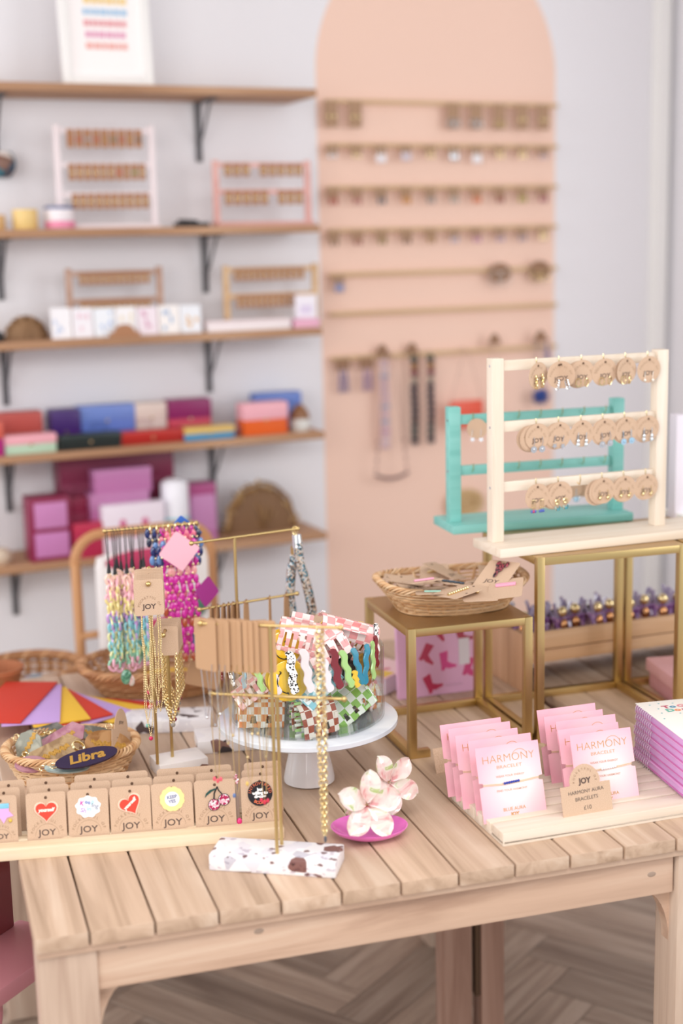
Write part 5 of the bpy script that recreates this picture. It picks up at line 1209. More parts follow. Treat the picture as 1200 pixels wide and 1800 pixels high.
keyring(300, 'magenta and amber bead key ring left of the pink diamond tag', M_MAG, .19, 0)
keyring(312, 'magenta and pink bead key ring under the pink diamond tag', M_MAG, .27, 0)
keyring(324, 'amber and magenta bead key ring, second from the right', M_MAG, .26, 0)
keyring(337, 'magenta bead key ring at the right end of the arm', M_MAG, .22, 0)
keyring(345, 'dark bead key ring on the ball end of the arm', M_NAV, .075, 0)
def diamond(label, px, py, side, col, yaw, ysh=-.02, rot=45):
    q = PN(px, py, gE+nE*ysh, nE); t = thing('square_tag', label, 'tag', q, yaw); t.rotation_euler = (0, radians(rot), yaw)
    MB().prism([(x-0, z+side/2) for x, z in rr(side, side, .004, 3, None, -side)], .0012, None).build('card', CM(col, .6), t)
    return t
diamond('pink diamond-shaped card tag hanging in front of the key rings', 315, 969, .056, '#efb3c3', -.1, -.035, 38)
diamond('royal blue diamond-shaped card tag behind the pink one', 321, 940, .055, '#2f62b8', 0, .012, 42)
diamond('purple triangular-looking card tag jutting right of the magenta beads', 364, 1040, .044, '#a5308a', .5, -.01, 55)
diamond('blue card tag low among the magenta beads', 352, 1130, .040, '#3f78b0', .2, .006, 3)
diamond('kraft card leaning at the right of the magenta beads', 362, 1175, .075, '#b8906c', .2, .03, 20)

# ================================================================ PIN CARDS ON THEIR BOARD
q0 = P(0, 1515); q1 = P(500, 1474); axB = (q1-q0).normalized(); nB = Vector((-axB.y, axB.x, 0)); rzB = math.atan2(axB.y, axB.x); LB = (q1-q0).length+.13
bd = thing('card_board', 'yellow pine grooved board holding rows of enamel pin cards', 'board', q1, rzB)
o = MB()
for k, (y0_, y1_) in enumerate(((0, .030), (.0335, .050), (.0535, .070), (.0735, .098))): o.box((-LB/2, (y0_+y1_)/2, .009), (LB, y1_-y0_, .018), bev=.0015)
o.box((-LB/2, .049, .003), (LB-.002, .094, .006)); o.build('board', M_PINE, bd)
rB = Matrix.Rotation(rzB, 3, 'Z')
def bpos(u, v, z): return q1+rB @ Vector((u, v, z))
cxs = [(-30, 28), (45, 115), (118, 190), (193, 265), (267, 340), (343, 415), (425, 492)]
def ubd(px): p = PN(px, 1420, q1+nB*.03, nB); return (p-q1).dot(axB)
def heart(w): 
    pts = []
    for k in range(28):
        t_ = 2*pi*k/28; pts.append((w*.5*(16*sin(t_)**3)/16, w*.5*(13*cos(t_)-5*cos(2*t_)-2*cos(3*t_)-cos(4*t_))/16))
    return pts
def pin_heart(t, rot=0):
    M = Matrix.Translation((0, 0, .055)) @ Matrix.Rotation(rot, 4, 'Y')
    h_ = MB().prism([(x*1.13, z*1.13) for x, z in heart(.033)], .0012, M, -.0012).build('border', CM('#f6d0b8', .3), t); MB().prism(heart(.032), .0012, M, -.0022).build('red_heart', mat('red_enamel', '#e8402a', .2, 0, Coat_Weight=.6), t)
    o = MB(); addtext(o, 'yourself', .0072, 0, -.001, -.00245, .0004, .2, 0, 1, M if rot == 0 else M @ Matrix.Rotation(-.3, 4, 'Y')); o.build('pin_lettering', CM('#fbe9dc', .4), t)
def pin_cloud(t):
    c = (0, .056); pts = []
    for k in range(40): a = 2*pi*k/40; r_ = .0165*(1+.07*sin(9*a)); pts.append((c[0]+r_*1.15*cos(a), c[1]+r_*(1.0)*sin(a)))
    MB().prism(pts, .0012, None, -.0012).build('white_cloud', CM('#f7f5f8', .3), t)
    for s, x, z, cc in (('K', -.010, .059, '#c84aa8'), ('ee', -.001, .0605, '#8a9ac8'), ('p', .007, .0605, '#9fd0dc'), ('Sh', -.008, .048, '#b89ad0'), ('in', .001, .050, '#9fc8d8'), ('ing', .010, .054, '#a0a8b8')):
        o = MB(); addtext(o, s, .0095, x, z, -.0014, .0003, 0, -.25); o.build('pin_lettering', CM(cc, .4), t)
def pin_flower(t):
    pts = []
    for k in range(60): a = 2*pi*k/60; r_ = .0185*(1+.06*abs(sin(6*a))); pts.append((r_*cos(a), .058+r_*sin(a)))
    MB().prism(pts, .0012, None, -.0012).build('yellow_petals', CM('#f0dc94', .3), t); MB().cone((0, -.0016, .058), (0, -.001, .058), .0115, n=24).build('white_centre', CM('#f8f6f4', .3), t)
    o = MB(); addtext(o, 'KEEP', .0072, 0, .059, -.0018, .0003, 0, .1); addtext(o, 'YES', .0072, 0, .052, -.0018, .0003, 0, .1); o.build('pin_lettering', CM('#7a7fa0', .4), t)
def pin_cherry(t):
    M_G = speckle('pink_glitter', [(0, '#e8a8b8'), (.3, '#b82a5a'), (.55, '#f4d8dc'), (.7, '#8f1f45'), (.85, '#f0f0f0')], 420, .15, .2)
    for x, z in ((-.002, .044), (.014, .051)):
        MB().cone((x, -.002, z), (x, 0, z), .0088, n=24).build('cherry', M_G, t); o = MB(); o.link((x, -.0015, z), .0088, .0088, .0007, None, 24); o.build('outline', M_BLACK, t)
    o = MB(); o.tube([(-.002, -.001, .052), (-.001, -.001, .062), (.004, -.001, .072)], .0011, 5); o.tube([(.012, -.001, .059), (.006, -.001, .066), (.004, -.001, .072)], .0009, 5); o.build('stem', M_BLACK, t)
    MB().prism([(.003, .068), (-.004, .0655), (-.013, .059), (-.016, .056), (-.014, .062), (-.008, .067), (0, .0695)], .0014, None, -.0016).build('leaf', CM('#1f4a44', .3), t)
def pin_round(t):
    MB().cone((0, -.0016, .056), (0, 0, .056), .0195, n=36).build('black_badge', CM('#1d1a20', .25), t)
    o = MB(); arctext(o, 'INTROVERTED', .0066, 0, .056, .0140, -.0018, 172, 8); 
    for i, chh in enumerate('BOOKS'): a = radians(-124+68*i/4); addtext(o, chh, .0066, .0165*cos(a), .056+.0165*sin(a), -.0018, .0002, 0, a+pi/2)
    o.build('orange_lettering', CM('#e0714a', .4), t)
    o = MB(); addtext(o, 'but', .0066, 0, .0605, -.0018, .0004); addtext(o, 'willing to', .0066, 0, .0550, -.0018, .0004); addtext(o, 'discuss', .0066, 0, .0495, -.0018, .0004); o.build('white_lettering', CM('#f8f6f4', .4), t)
def pin_star(t):
    pts = [((.016 if k % 2 else .009)*cos(pi/2+k*pi/5)+.004, .056+(.016 if k % 2 else .009)*sin(pi/2+k*pi/5)) for k in range(10)]
    MB().prism(pts, .0014, None, -.0014).build('lilac_star', CM('#e0a8dc', .3), t); MB().box((.006, -.0012, .067), (.014, .0016, .008), bev=.001).build('blue_tip', CM('#7fc0d8', .3), t); MB().ball((.014, -.001, .044), .003, 8).build('gold_tip', CM('#d8b84a', .3), t)
plab = ['kraft pin card with a lilac and blue star, cut by the left edge', 'kraft pin card with an upright red heart pin, reading yourself', 'kraft pin card with a white cloud pin in pastel lettering', 'kraft pin card with a tilted red heart pin', 'kraft pin card with a pale yellow scalloped flower pin', 'kraft pin card with a pink glitter cherry pin', 'kraft pin card with a black round badge about books']
pf = [pin_star, pin_heart, pin_cloud, lambda t: pin_heart(t, -.45), pin_flower, pin_cherry, pin_round]
lean = -.20
for k, (a, b) in enumerate(cxs):
    ua, ub_ = ubd(a), ubd(b); cx = (ua+ub_)/2; w = ub_-ua
    for row, (v, dz, dx) in enumerate(((.031, .006, 0), (.0515, .010, .004), (.0715, .014, -.002 if k % 2 else .010))):
        lb = plab[k] if row == 0 else 'plain backing card %s behind the %s' % (('directly', 'second row,')[row-1], ['lilac star card', 'upright heart card', 'cloud card', 'tilted heart card', 'yellow flower card', 'cherry card', 'book badge card'][k])
        t = kcard(lb, 'carded pin', bpos(cx+dx, v, dz), (lean-.03*row, 0, rzB+.02*sin(k*2+row)), w, .083, 'enamel pin cards on the pine board', joy=(row == 0))
        if row == 0: pf[k](t)
# red confetti-like charm beside the cherry card
t = thing('charm_stick', 'thin glittery pink and gold charm strip between the cherry and badge cards', 'charm', bpos(ubd(418), .036, .015), rzB); t.rotation_euler = (lean, 0, rzB)
MB().box((0, 0, .04), (.006, .002, .066), bev=.0008).build('strip', mat('taupe_strip', '#8a7468', .4), t); o = MB(); [o.ball((.002*sin(k*2), -.001, .066+.0035*k), .0032, 6) for k in range(4)]; o.build('glitter_beads', MC['pink_glitter'], t); MB().ball((.002, -.002, .004), .0042, 8, (1, .6, 1.5)).build('pink_bead', CM('#e0307a', .2), t)

# ================================================================ HARMONY BRACELET CARDS
A = P(789, 1402); B = P(888, 1489); Cc = P(1200, 1437); axH = (Cc-B).normalized(); rzH = math.atan2(axH.y, axH.x); rH = Matrix.Rotation(rzH, 3, 'Z')
hb = thing('card_board', 'whitewashed pine board with grooves holding two rows of pink bracelet cards', 'board', B, rzH)
DEP = .205; LH = .352
o = MB(); gy = [0, .046, .078, .108, .138, .168, DEP]
for k in range(6): o.box((LH/2-.004, (gy[k]+gy[k+1])/2, .0115), (LH-.002*(k == 0), gy[k+1]-gy[k]-.003, .019), bev=.002)
o.box((LH/2-.004, DEP/2, .004), (LH-.002, DEP-.003, .008), bev=.001); o.build('board', M_PALE, hb)
M_PCARD = mat('pink_bracelet_card', '#f2c3ce', .55)
def pinkcard_mat():
    N, L, b = nodes(M_PCARD); t = N.new('ShaderNodeTexCoord'); s = N.new('ShaderNodeVectorMath'); s.operation = 'DISTANCE'; s.inputs[1].default_value = (.01, 0, .055); L.new(t.outputs['Object'], s.inputs[0])
    d = N.new('ShaderNodeMath'); d.operation = 'DIVIDE'; d.inputs[1].default_value = .075; L.new(s.outputs['Value'], d.inputs[0])
    L.new(ramp(M_PCARD, d.outputs[0], [(.10, '#f9e6e2'), (.45, '#f5cfd2'), (.95, '#eeb0bf')]), b.inputs['Base Color'])
pinkcard_mat()
def hcard():
    t = thing('bracelet_card', 'temporary', 'bracelet card'); w, h = .110, .118
    n = [(w/2, 0), (w/2, h*.50-.004), (w/2-.006, h*.50-.003), (w/2-.008, h*.50), (w/2-.006, h*.50+.003), (w/2, h*.50+.004), (w/2, h), (-w/2, h), (-w/2, h*.50+.004), (-w/2+.006, h*.50+.003), (-w/2+.008, h*.50), (-w/2+.006, h*.50-.003), (-w/2, h*.50-.004), (-w/2, 0)]
    MB().prism(n, .0012).build('card', M_PCARD, t)
    y = -.0003; o = MB(); g = .0009
    addtext(o, 'HARMONY', .0175, 0, h*.775, y, -.0004, 0, 0, 1.06); arcstroke(o, .020, h*.80, .014, .0006, y, 20, 160, 20)
    o.build('title_lettering', M_GOLDF, t)
    o = MB(); addtext(o, 'BRACELET', .0074, 0, h*.69, y, -.0001, 0, 0, 1.3); addtext(o, 'JOY', .0075, 0, h*.055, y, .0003, 0, 0, 1.1); addtext(o, 'BLUE AURA', .0075, 0, h*.125, y, 0, 0, 0, 1.0); o.build('gold_lettering', M_GOLDF, t)
    o = MB(); addtext(o, 'WEAR YOUR ENERGY', .0046, 0, h*.575, y, .0001, 0, 0, 1.1); addtext(o, 'FIND YOUR HARMONY', .0046, 0, h*.385, y, .0001, 0, 0, 1.1); o.build('small_lettering', CM('#c9a08f', .6), t)
    o = MB()
    for d in (-.0008, .0010): o.tube([(-w/2+.006, -.0006, h*.50+d), (-.02, -.0012, h*.50-.002+d), (.02, -.0012, h*.50-.001+d), (w/2-.006, -.0006, h*.50+.001+d)], .0005, 5)
    o.build('bracelet_cord', CM('#e3c9a0', .6), t)
    return t
HC = hcard()
tl = [((834, 1316), (822, 1303), (799, 1294), (787, 1282), (772.6, 1275)), ((1000.6, 1293), (979.6, 1283.6), (976, 1269), (955, 1260.6), (943, 1249))]
tx = ['frontmost', 'second', 'middle', 'fourth', 'hindmost']; beadc = [[CM('#2f3fa0', .2), CM('#e8c0c8', .2), CM('#e9a890', .2), CM('#e8c0c8', .2), CM('#e8c0c8', .2)], [CM('#f2e8ea', .2)]*5]
HLEAN = -.30; hh = .118
for side in (0, 1):
    for k in range(5):
        zt_ = .770+hh*cos(HLEAN)-.006
        tp = P(*tl[side][k], zt_); d = rH @ Vector((.055, -sin(HLEAN)*-1*hh*-1*-1, 0))
        base = tp + rH @ Vector((.055, sin(HLEAN)*hh, 0)); base.z = .764
        lab = '%s pink bracelet card in the %s row of the pine board' % (tx[k], ('left', 'right')[side])
        if k == 0: lab = ('pink bracelet card with blue beads, in front of the left row', 'pink bracelet card partly behind the kraft price sign, in front of the right row')[side]
        c = dup(HC, base, None, lab, 'pink bracelet cards'); c.rotation_euler = (HLEAN, 0, rzH+R_.uniform(-.015, .015))
        o = MB(); [o.ball((-.012+.004*q if side == 0 else .004*q-.006, -.0022, hh*.50-.001+.0002*q), .0022, 8) for q in range(7)]; o.build('beads', beadc[side][k], c)
for x in [x for x in COL.objects if x.parent == HC]: bpy.data.objects.remove(x)
bpy.data.objects.remove(HC)
# kraft price sign in front
pb = P(1034, 1431, .770); ps = thing('price_sign', 'kraft dome-topped price sign for the bracelets, handwritten ten pounds', 'sign', pb); ps.rotation_euler = (-.26, 0, rzH+.02)
sw, sh = .088, .079
r_ = sw*.30; pts = [(-sw/2, 0), (sw/2, 0), (sw/2, sh*.60), (r_, sh*.60)]+[(r_*1.05*cos(a*pi/14), sh*.60+(sh*.40)*sin(a*pi/14)) for a in range(1, 14)]+[(-r_, sh*.60), (-sw/2, sh*.60)]
MB().prism(pts, .0010).build('card', M_KRAFT, ps)
o = MB(); addtext(o, 'JOY', .0120, 0, sh*.62, -.0004, .0005); o.build('lettering', M_INK, ps)
o = MB(); addtext(o, 'HARMONY AURA', .0080, 0, sh*.43, -.0004, .0, 0, .03, 1.0); addtext(o, 'BRACELETS', .0080, 0, sh*.29, -.0004, .0, 0, .03, 1.0); addtext(o, '\u00a310', .0092, 0, sh*.10, -.0004, .0); o.build('handwriting', CM('#5f544c', .6), ps)
o = MB(); arctext(o, 'POCKETFUL OF', .0052, 0, sh*.66, sw*.20, -.0004, 180, 0); o.build('arched_lettering', M_INKL, ps)
# kraft sign lying behind the board at the left
t = thing('price_sign', 'blank kraft sign standing in the shadow left of the bracelet cards', 'sign', P(787, 1357), radians(-20)); t.rotation_euler = (-.35, 0, radians(6)); MB().box((0, 0, .022), (.045, .0012, .044), bev=.0003).build('card', M_KRAFT, t)

# ================================================================ PLANNER STACK AT THE RIGHT EDGE
n1 = P(1122, 1300); n2 = P(1200, 1386); edge = (n2-n1).normalized(); rz = math.atan2(edge.y, edge.x)
M_PLAN = perisland('lilac_page_edge', [(0, '#e2c4e8'), (.3, '#d8b4e0'), (.6, '#ead4ee'), (.85, '#d0a0d4')], .5)
orig = P(1126, 1318)
cornT = P(1117, 1232, .874)
tz = .75; rzS = math.atan2((P(1200, 1294, .874)-cornT).y, (P(1200, 1294, .874)-cornT).x)+pi/2
pl_lab = ['bottom', 'second from the bottom', 'third from the bottom', 'fourth from the bottom', 'middle', 'sixth from the bottom', 'seventh from the bottom', 'second from the top', 'topmost']
for k in range(9):
    top = k == 8; th = .0128 if not top else .0145; j = (0, 0) if top else (R_.uniform(-.003, .003), R_.uniform(-.003, .003))
    t = thing('planner', 'lilac spiral planner, %s in the stack at the right edge' % pl_lab[k], 'planner', (cornT.x+j[0], cornT.y+j[1], tz), rzS, 'stack of spiral planners')
    w, h = .15, .20
    # local: x to the right along the top edge, -y towards the viewer along the spine
    MB().box((w/2, -h/2, th*.5), (w, h-.002, th-.003), bev=.001).build('pages', M_PLAN, t)
    MB().box((w/2, -h/2, .0008), (w+.002, h, .0014), bev=.0005).build('back_cover', CM('#c86aa8', .4), t)
    MB().box((w/2, -h/2, th-.0008), (w+.002, h, .0016), bev=.0005).build('cover', CM('#f4efe8', .4) if top else CM('#d9a0cf', .4), t)
    o = MB()
    for q in range(9): o.link((-.001, -.010-q*.0075, th*.5), .005, th*.5, .0005, Matrix.Rotation(.3, 4, 'Z'), 12, 5)
    o.build('spiral_binding', mat('clear_wire', '#d8ccd6', .2, .3), t)
    if top:
        LZ = Matrix.Rotation(-pi/2, 4, 'X')
        def T(o, s, size, x, y, col): addtext(o, s, size, x, y, 0, .0011, 0, 0, 1.0, Matrix.Translation((0, 0, th+.0003)) @ LZ)
        for s, x, y, c in (('T', .040, .040, '#c04a6a'), ('o', .052, .040, '#3f8fb5'), ('G', .068, .040, '#e08a9a'), ('e', .081, .040, '#6fb8b0'), ('t', .091, .040, '#c04a6a'), ('D', .040, .058, '#5fb8a8'), ('o', .053, .058, '#f08a5a'), ('n', .066, .058, '#c04a6a'), ('e', .078, .058, '#3f8fb5')):
            o = MB(); addtext(o, s, .018, x, 0, 0, .0009, 0, 0, 1.1, Matrix.Translation((0, -y, th+.0003)) @ LZ); o.build('cover_lettering', CM(c, .4), t)
        for q, c in enumerate(('#f2c4d4', '#f4d8b0', '#b8e0dc', '#d0c4ec', '#f0b8a0')): MB().box((.06+.04, -.082-q*.013, th+.0001), (.085, .012, .0004)).build('rainbow_stripe', CM(c, .5), t)
        for q in range(14): 
            MB().cone((R_.uniform(.012, .10), -R_.choice([R_.uniform(.008, .022), R_.uniform(.066, .074)]), th-.0002), (0, 0, 0), 0) if False else None
        o = MB()
        for x, y in ((.018, .018), (.036, .014), (.024, .040), (.060, .018), (.020, .062), (.050, .070), (.088, .020), (.012, .09)): o.box((x, -y, th+.0002), (.0026, .0026, .0004), Matrix.Rotation(.78, 3, 'Z'))
        o.build('confetti_print', CM('#5f9fa8', .5), t)
    tz += th+.0004

# ================================================================ PINK BOX OF RINGS
pc = PY(1135, 1142, .695); pbx = thing('ring_box', 'dusty pink lidded box with a white and gold bow, cut by the right edge', 'box', (pc.x, pc.y, .75), radians(-8))
MB().box((.085, -.075, .022), (.156, .146, .043), bev=.003).build('tray', CM('#d3989c', .6), pbx); MB().box((.083, -.077, .049), (.166, .156, .026), bev=.003).build('lid', CM('#dba6a8', .6), pbx)
o = MB(); [o.ball((.070+.012*k, -.055-.010*k+.006*sin(k*2), .068), .010, 10, (1.2, .8, .7)) for k in range(4)]; o.build('white_bow', CM('#f2f1ef', .5), pbx)
o = MB(); [o.link((.050+.013*k, -.058-.022*k, .068), .008, .006, .0018, Matrix.Rotation(.6, 4, 'Z')) for k in range(4)]; o.build('gold_rings', M_GOLD, pbx)

# ================================================================ WOODEN TRAY RISER WITH SCRUNCHED CLAWS
bx0 = P(918, 1218); tr_ = thing('tray_stand', 'two-tier wooden tray stand behind the brass risers, filled with purple and gold claws', 'display stand', (bx0.x, bx0.y, .75), radians(4)); TW, TD, TH = .62, .16, .105
TH = .122
MB().box((.008, TD/2, TH/2), (.016, TD, TH), bev=.002).build('side_panel', wood('tray_side', ['#b08462', '#c79c78', '#d6af8c'], 'z', 26, .55), tr_)
MB().box((TW-.008, TD/2, TH/2), (.016, TD, TH), bev=.002).build('side_panel', MC['tray_side'], tr_)
MB().box((TW/2, .006, TH-.018), (TW-.034, .012, .036), bev=.002).build('front_board', M_TRAYW, tr_); MB().box((TW/2, .010, TH-.052), (TW-.034, .012, .026), bev=.002).build('front_board', M_TRAYW, tr_)
MB().box((TW/2, TD/2, TH-.030), (TW-.034, TD-.03, .008), bev=.001).build('shelf', M_TRAYW, tr_); MB().box((TW/2, TD-.006, TH*.55), (TW-.034, .012, TH*.9), bev=.002).build('back_board', mat('painted_shade_back', '#432c30', .7), tr_)  # back board coloured dark to paint in the shadow below the tray
M_PTS = marbled('purple_tortoiseshell', [(.35, '#5a2f6a'), (.5, '#8f5fa0'), (.62, '#c9a0c0'), (.72, '#4a2a50')], 60, .12, Coat_Weight=1)
rT = Matrix.Rotation(radians(4), 3, 'Z'); pr = None
def metalclaw(label):
    t = thing('metal_claw', label, 'hair claw', (0, 0, 0), 0, 'purple and gold claws in the wooden tray')
    for s in (-1, 1):
        o = MB(); clawhalf(o, .034, .030, .014, s, 4); o.build('jaw', M_PTS, t)
        o = MB(); o.tube([(-.004, s*.004, .026), (-.013, s*.008, .040), (-.018, s*.010, .056)], .0028, 6); o.tube([(.004, s*.004, .026), (.013, s*.008, .040), (.018, s*.010, .054)], .0028, 6); o.build('wing', MC.get('wing') or mat('wing', '#a99fc0', .12, 0, Coat_Weight=1), t)
    MB().ball((0, -.010, .040), .009, 10, (1, .7, 1)).build('gold_knob', M_GOLD, t); o = MB(); o.ball((0, -.014, .018), .008, 10, (.9, .6, 1.4)); o.build('gold_plate', mat('rose_gold', '#d9a070', .25, 1), t)
    return t
MCW = metalclaw('temporary'); MCW.scale = (1.3, 1.3, 1.3); tn = ['first', 'second', 'third', 'fourth', 'fifth', 'sixth', 'seventh', 'eighth', 'ninth', 'tenth', 'eleventh', 'twelfth']
for k in range(12):
    l = Vector((bx0.x, bx0.y, .75))+rT @ Vector((.030+k*.042, .055+.012*(k % 2), TH-.026)); dup(MCW, l, R_.uniform(-.4, .4), 'purple and gold claw in the wooden tray, %s from its left end' % tn[k])
for x in [x for x in COL.objects if x.parent == MCW]: bpy.data.objects.remove(x)
bpy.data.objects.remove(MCW)
t = thing('pompom_claw', 'fluffy white pompom in the wooden tray beside the small brass riser', 'hair claw', P(882, 1066, .885)); t.location = Vector((bx0.x, bx0.y, .75))+rT @ Vector((.012, .10, TH+.030)); o = MB()
for k in range(90): v = Vector((R_.gauss(0, 1), R_.gauss(0, 1), R_.gauss(0, 1))).normalized(); o.cone((0, 0, 0), v*.024, .004, .0015, 4)
o.ball((0, 0, 0), .019, 10); o.build('pompom', CM('#f0eff2', .8), t); MB().box((0, .0, -.028), (.03, .01, .012), bev=.002).build('grip', M_GOLD, t)

# ================================================================ PINK NOTEBOOKS BEHIND THE SMALL RISER
nb = thing('notebook', 'pink notebook patterned with cowboy boots, standing behind the small brass riser', 'notebook', (0, 0, 0), radians(-7)); a_ = P(722, 1240); b_ = P(846, 1218); c0 = P(712, 1186)
q = P(706, 1187); q2 = P(829, 1172)
nbp = P(716, 1180); nb.location = (.905, .80, .75)
pz = lambda px, py: PY(px, py, .80)
xa, xb = pz(697, 1150).x, pz(843, 1150).x; zt2 = pz(780, 1085).z
nb.location = ((xa+xb)/2, .80, .75); nb.rotation_euler = (-.06, 0, radians(2)); wN = xb-xa; hN = .150
MB().box((0, 0, hN/2), (wN, .012, hN), bev=.001).build('cover', CM('#eebbdf', .35), nb)
MB().box((0, 0, hN/2), (wN-.004, .009, hN+.0005)).build('pages', CM('#f6eef2', .7), nb)
def boot(o, x, z, s, rot=0, flip=1):
    pts = [(-.010, .030), (.012, .032), (.008, .006), (.020, -.002), (.030, -.006), (.030, -.012), (.008, -.012), (.002, -.008), (-.002, -.014), (-.010, -.014), (-.009, -.002)]
    c, n = cos(rot), sin(rot); o.prism([(x+s*(flip*a*c-b*n), z+s*(flip*a*n+b*c)) for a, b in pts][::flip], .0006, None, -.0066)
for k, (x, z, c, rt) in enumerate(((.012, .062, '#e0569a', .1), (-.032, .085, '#c8486a', -.5), (.052, .112, '#b8485c', .3), (0, .135, '#c8486a', -.8), (-.02, .018, '#c83a62', .4), (.062, .045, '#d8508a', -.3))):
    o = MB(); boot(o, x, z, .85, rt); o.build('boot_print', CM(c, .4), nb)
MB().box((.056, -.0065, .085), (.024, .0006, .055)).build('price_label', CM('#ece6ee', .6), nb)
o = MB(); stroke(o, [(.012+.0035*k, .018+.0022*sin(k*2.3)) for k in range(12)], .0010, -.0068); o.build('script_print', CM('#c8a0b8', .5), nb)
# flat pink notebook / stack to the left
fb_ = thing('notebook', 'pale pink magazine with red print lying left of the patterned notebook', 'notebook', P(668, 1165, .775), radians(-52)); 
for k in range(3):
    pass
fb_.location = (.80, .93, .75); MB().box((0, 0, .018), (.17, .12, .034), bev=.002).build('pages', CM('#e8dcea', .5), fb_); MB().box((0, 0, .0365), (.172, .122, .002), bev=.0005).build('cover', CM('#f4cfd4', .4), fb_)
for k, (x, y) in enumerate(((-.05, .02), (.0, .03), (-.02, -.02), (.045, -.01))): MB().box((x, y, .0378), (.035, .012, .0006), Matrix.Rotation(.3*k, 3, 'Z'), .0002).build('red_print', CM('#d8788a', .5), fb_)
MB().box((.055, -.035, .0379), (.05, .035, .0007)).build('yellow_panel', CM('#e8c24a', .5), fb_)

# ================================================================ LEFT BASKETS, KEYCHAINS, ENVELOPES
bc = (P(10, 1330, .79)+P(240, 1315, .79))/2; wA = (P(240, 1315, .79)-P(10, 1330, .79)).length/2
bcA = Vector((bc.x, bc.y-.0, .75)); bA = basket('oval wicker basket of resin zodiac keyrings behind the pin cards', bcA, radians(-6), wA, .088, .054, M_RATT, 1.22, 13, .0034, sq=2.3, rt=.0026, rows=7)
def keytag(label, px, py, z, shape, m, rot, S=1.0, word=None, dark=False):
    t = thing('keyring', label, 'keyring', (0, 0, 0), 0, 'resin keyrings in the wicker basket'); rot = tuple(radians(v) for v in rot); t.location = P(px, py, z); t.rotation_euler = rot
    if shape == 'oval': pts = [(S*.043*cos(2*pi*k/28), S*.0155*sin(2*pi*k/28)) for k in range(28)]
    elif shape == 'hex': pts = [(S*x, S*z_) for x, z_ in ((-.040, 0), (-.028, .017), (.028, .017), (.040, 0), (.028, -.017), (-.028, -.017))]
    elif shape == 'round': pts = [(S*.024*cos(2*pi*k/8+.39), S*.024*sin(2*pi*k/8+.39)) for k in range(8)]
    else: pts = [(S*.030*cos(2*pi*k/24), S*.020*sin(2*pi*k/24)) for k in range(24)]
    MB().prism(pts, .0035, None, -.0035).build('resin_tag', m, t)
    o = MB()
    if word: addtext(o, word, .021*S, 0, -.0065*S, -.0040, .0010, .15, 0, 1.15)
    else:
        n = 26; stroke(o, [((-.022+.044*k/n)*S, .0045*S*sin(k*1.35)) for k in range(n+1)], .0024*S, -.0040); stroke(o, [((-.020+.040*k/n)*S, .003*S*cos(k*1.9)) for k in range(n+1)], .002*S, -.0041)
    o.build('gold_script', M_GOLDF, t)
    o = MB(); o.link((-.045*S if shape in ('oval', 'hex') else 0, -.002, 0 if shape in ('oval', 'hex') else .026*S), .006, .006, .0010); o.build('jump_ring', M_GOLD, t)
    return t
keytag('dark purple oval keyring reading Libra at the front of the basket', 152, 1333, .812, 'oval', mat('dark_purple_resin', '#24103a', .25, 0, Coat_Weight=.2), (-64, -6, 4), 1.25, 'Libra')
keytag('pink hexagonal resin keyring with gold script in the middle of the basket', 109, 1301, .808, 'hex', marbled('pink_resin', [(.4, '#a0687a'), (.6, '#b88894')], 30, .25), (-46, -24, 6), 1.15)
keytag('pale grey octagonal resin keyring at the left of the basket', 52, 1312, .806, 'round', marbled('grey_resin', [(.4, '#8d8d80'), (.6, '#b0ae9e')], 30, .25), (-46, -60, 0), 1.2)
keytag('long tan resin keyring lying under the pink hexagon', 95, 1325, .802, 'hex', marbled('tan_resin', [(.4, '#8d7050'), (.6, '#b0946e')], 30, .25), (-50, -20, 4), 1.3)
keytag('amber resin keyring with gold motif at the right of the basket', 190, 1310, .806, 'blob', marbled('amber_resin', [(.4, '#8f6238'), (.6, '#b58a5e')], 30, .25), (-46, 14, 0), 1.4)
keytag('smoky grey resin keyring behind the pink hexagon', 78, 1292, .800, 'hex', marbled('smoke_resin', [(.4, '#4f4e4a'), (.6, '#7a7770')], 30, .25), (-50, -10, 0), 1.0)
keytag('silvery glass keyring at the back right of the basket', 170, 1292, .803, 'oval', marbled('silver_resin', [(.4, '#6a6860'), (.6, '#989488')], 30, .25), (-50, 18, 0), 1.05)
keytag('pale blue grey keyring low at the front of the basket', 118, 1350, .795, 'oval', marbled('blue_grey_resin', [(.4, '#8fa5a5'), (.6, '#b0c0bc')], 30, .1, Coat_Weight=1), (-66, 5, 0), .9)
keytag('rosy resin keyring low at the left of the basket', 55, 1345, .795, 'blob', MC['pink_resin'], (-66, 5, 20), 1.0)
t = thing('split_ring', 'gold double split ring lying on the keyrings', 'key ring', P(139, 1311, .823)); t.rotation_euler = (radians(-50), radians(35), 0); o = MB(); [o.link((0, .002*k, 0), .0115, .0085, .0012, None, 24, 6) for k in range(3)]; o.build('rings', M_GOLD, t)
t = thing('split_ring', 'gold clasp and ring at the back of the keyring basket', 'key ring', P(72, 1289, .822)); t.rotation_euler = (radians(-55), radians(10), 0); o = MB(); o.link((0, 0, 0), .007, .007, .0012, None, 20, 6); curb(o, [(.008, 0, .002), (.035, 0, .006)], .004, .0010); o.build('rings', M_GOLD, t)
ds2 = thing('price_sign', 'kraft dome-topped price sign tucked in the right side of the keyring basket', 'sign', P(213, 1322, .790)); ds2.rotation_euler = (radians(-18), radians(24), radians(38)); dome(ds2, .05, .078); o = MB(); addtext(o, 'JOY', .007, 0, .050, -.0004, .0002); o.build('lettering', M_INK, ds2); o = MB(); stroke(o, [(-.012+.002*k, .024+.001*sin(k*2)) for k in range(13)], .0008, -.0004); o.build('handwriting', M_INK, ds2)
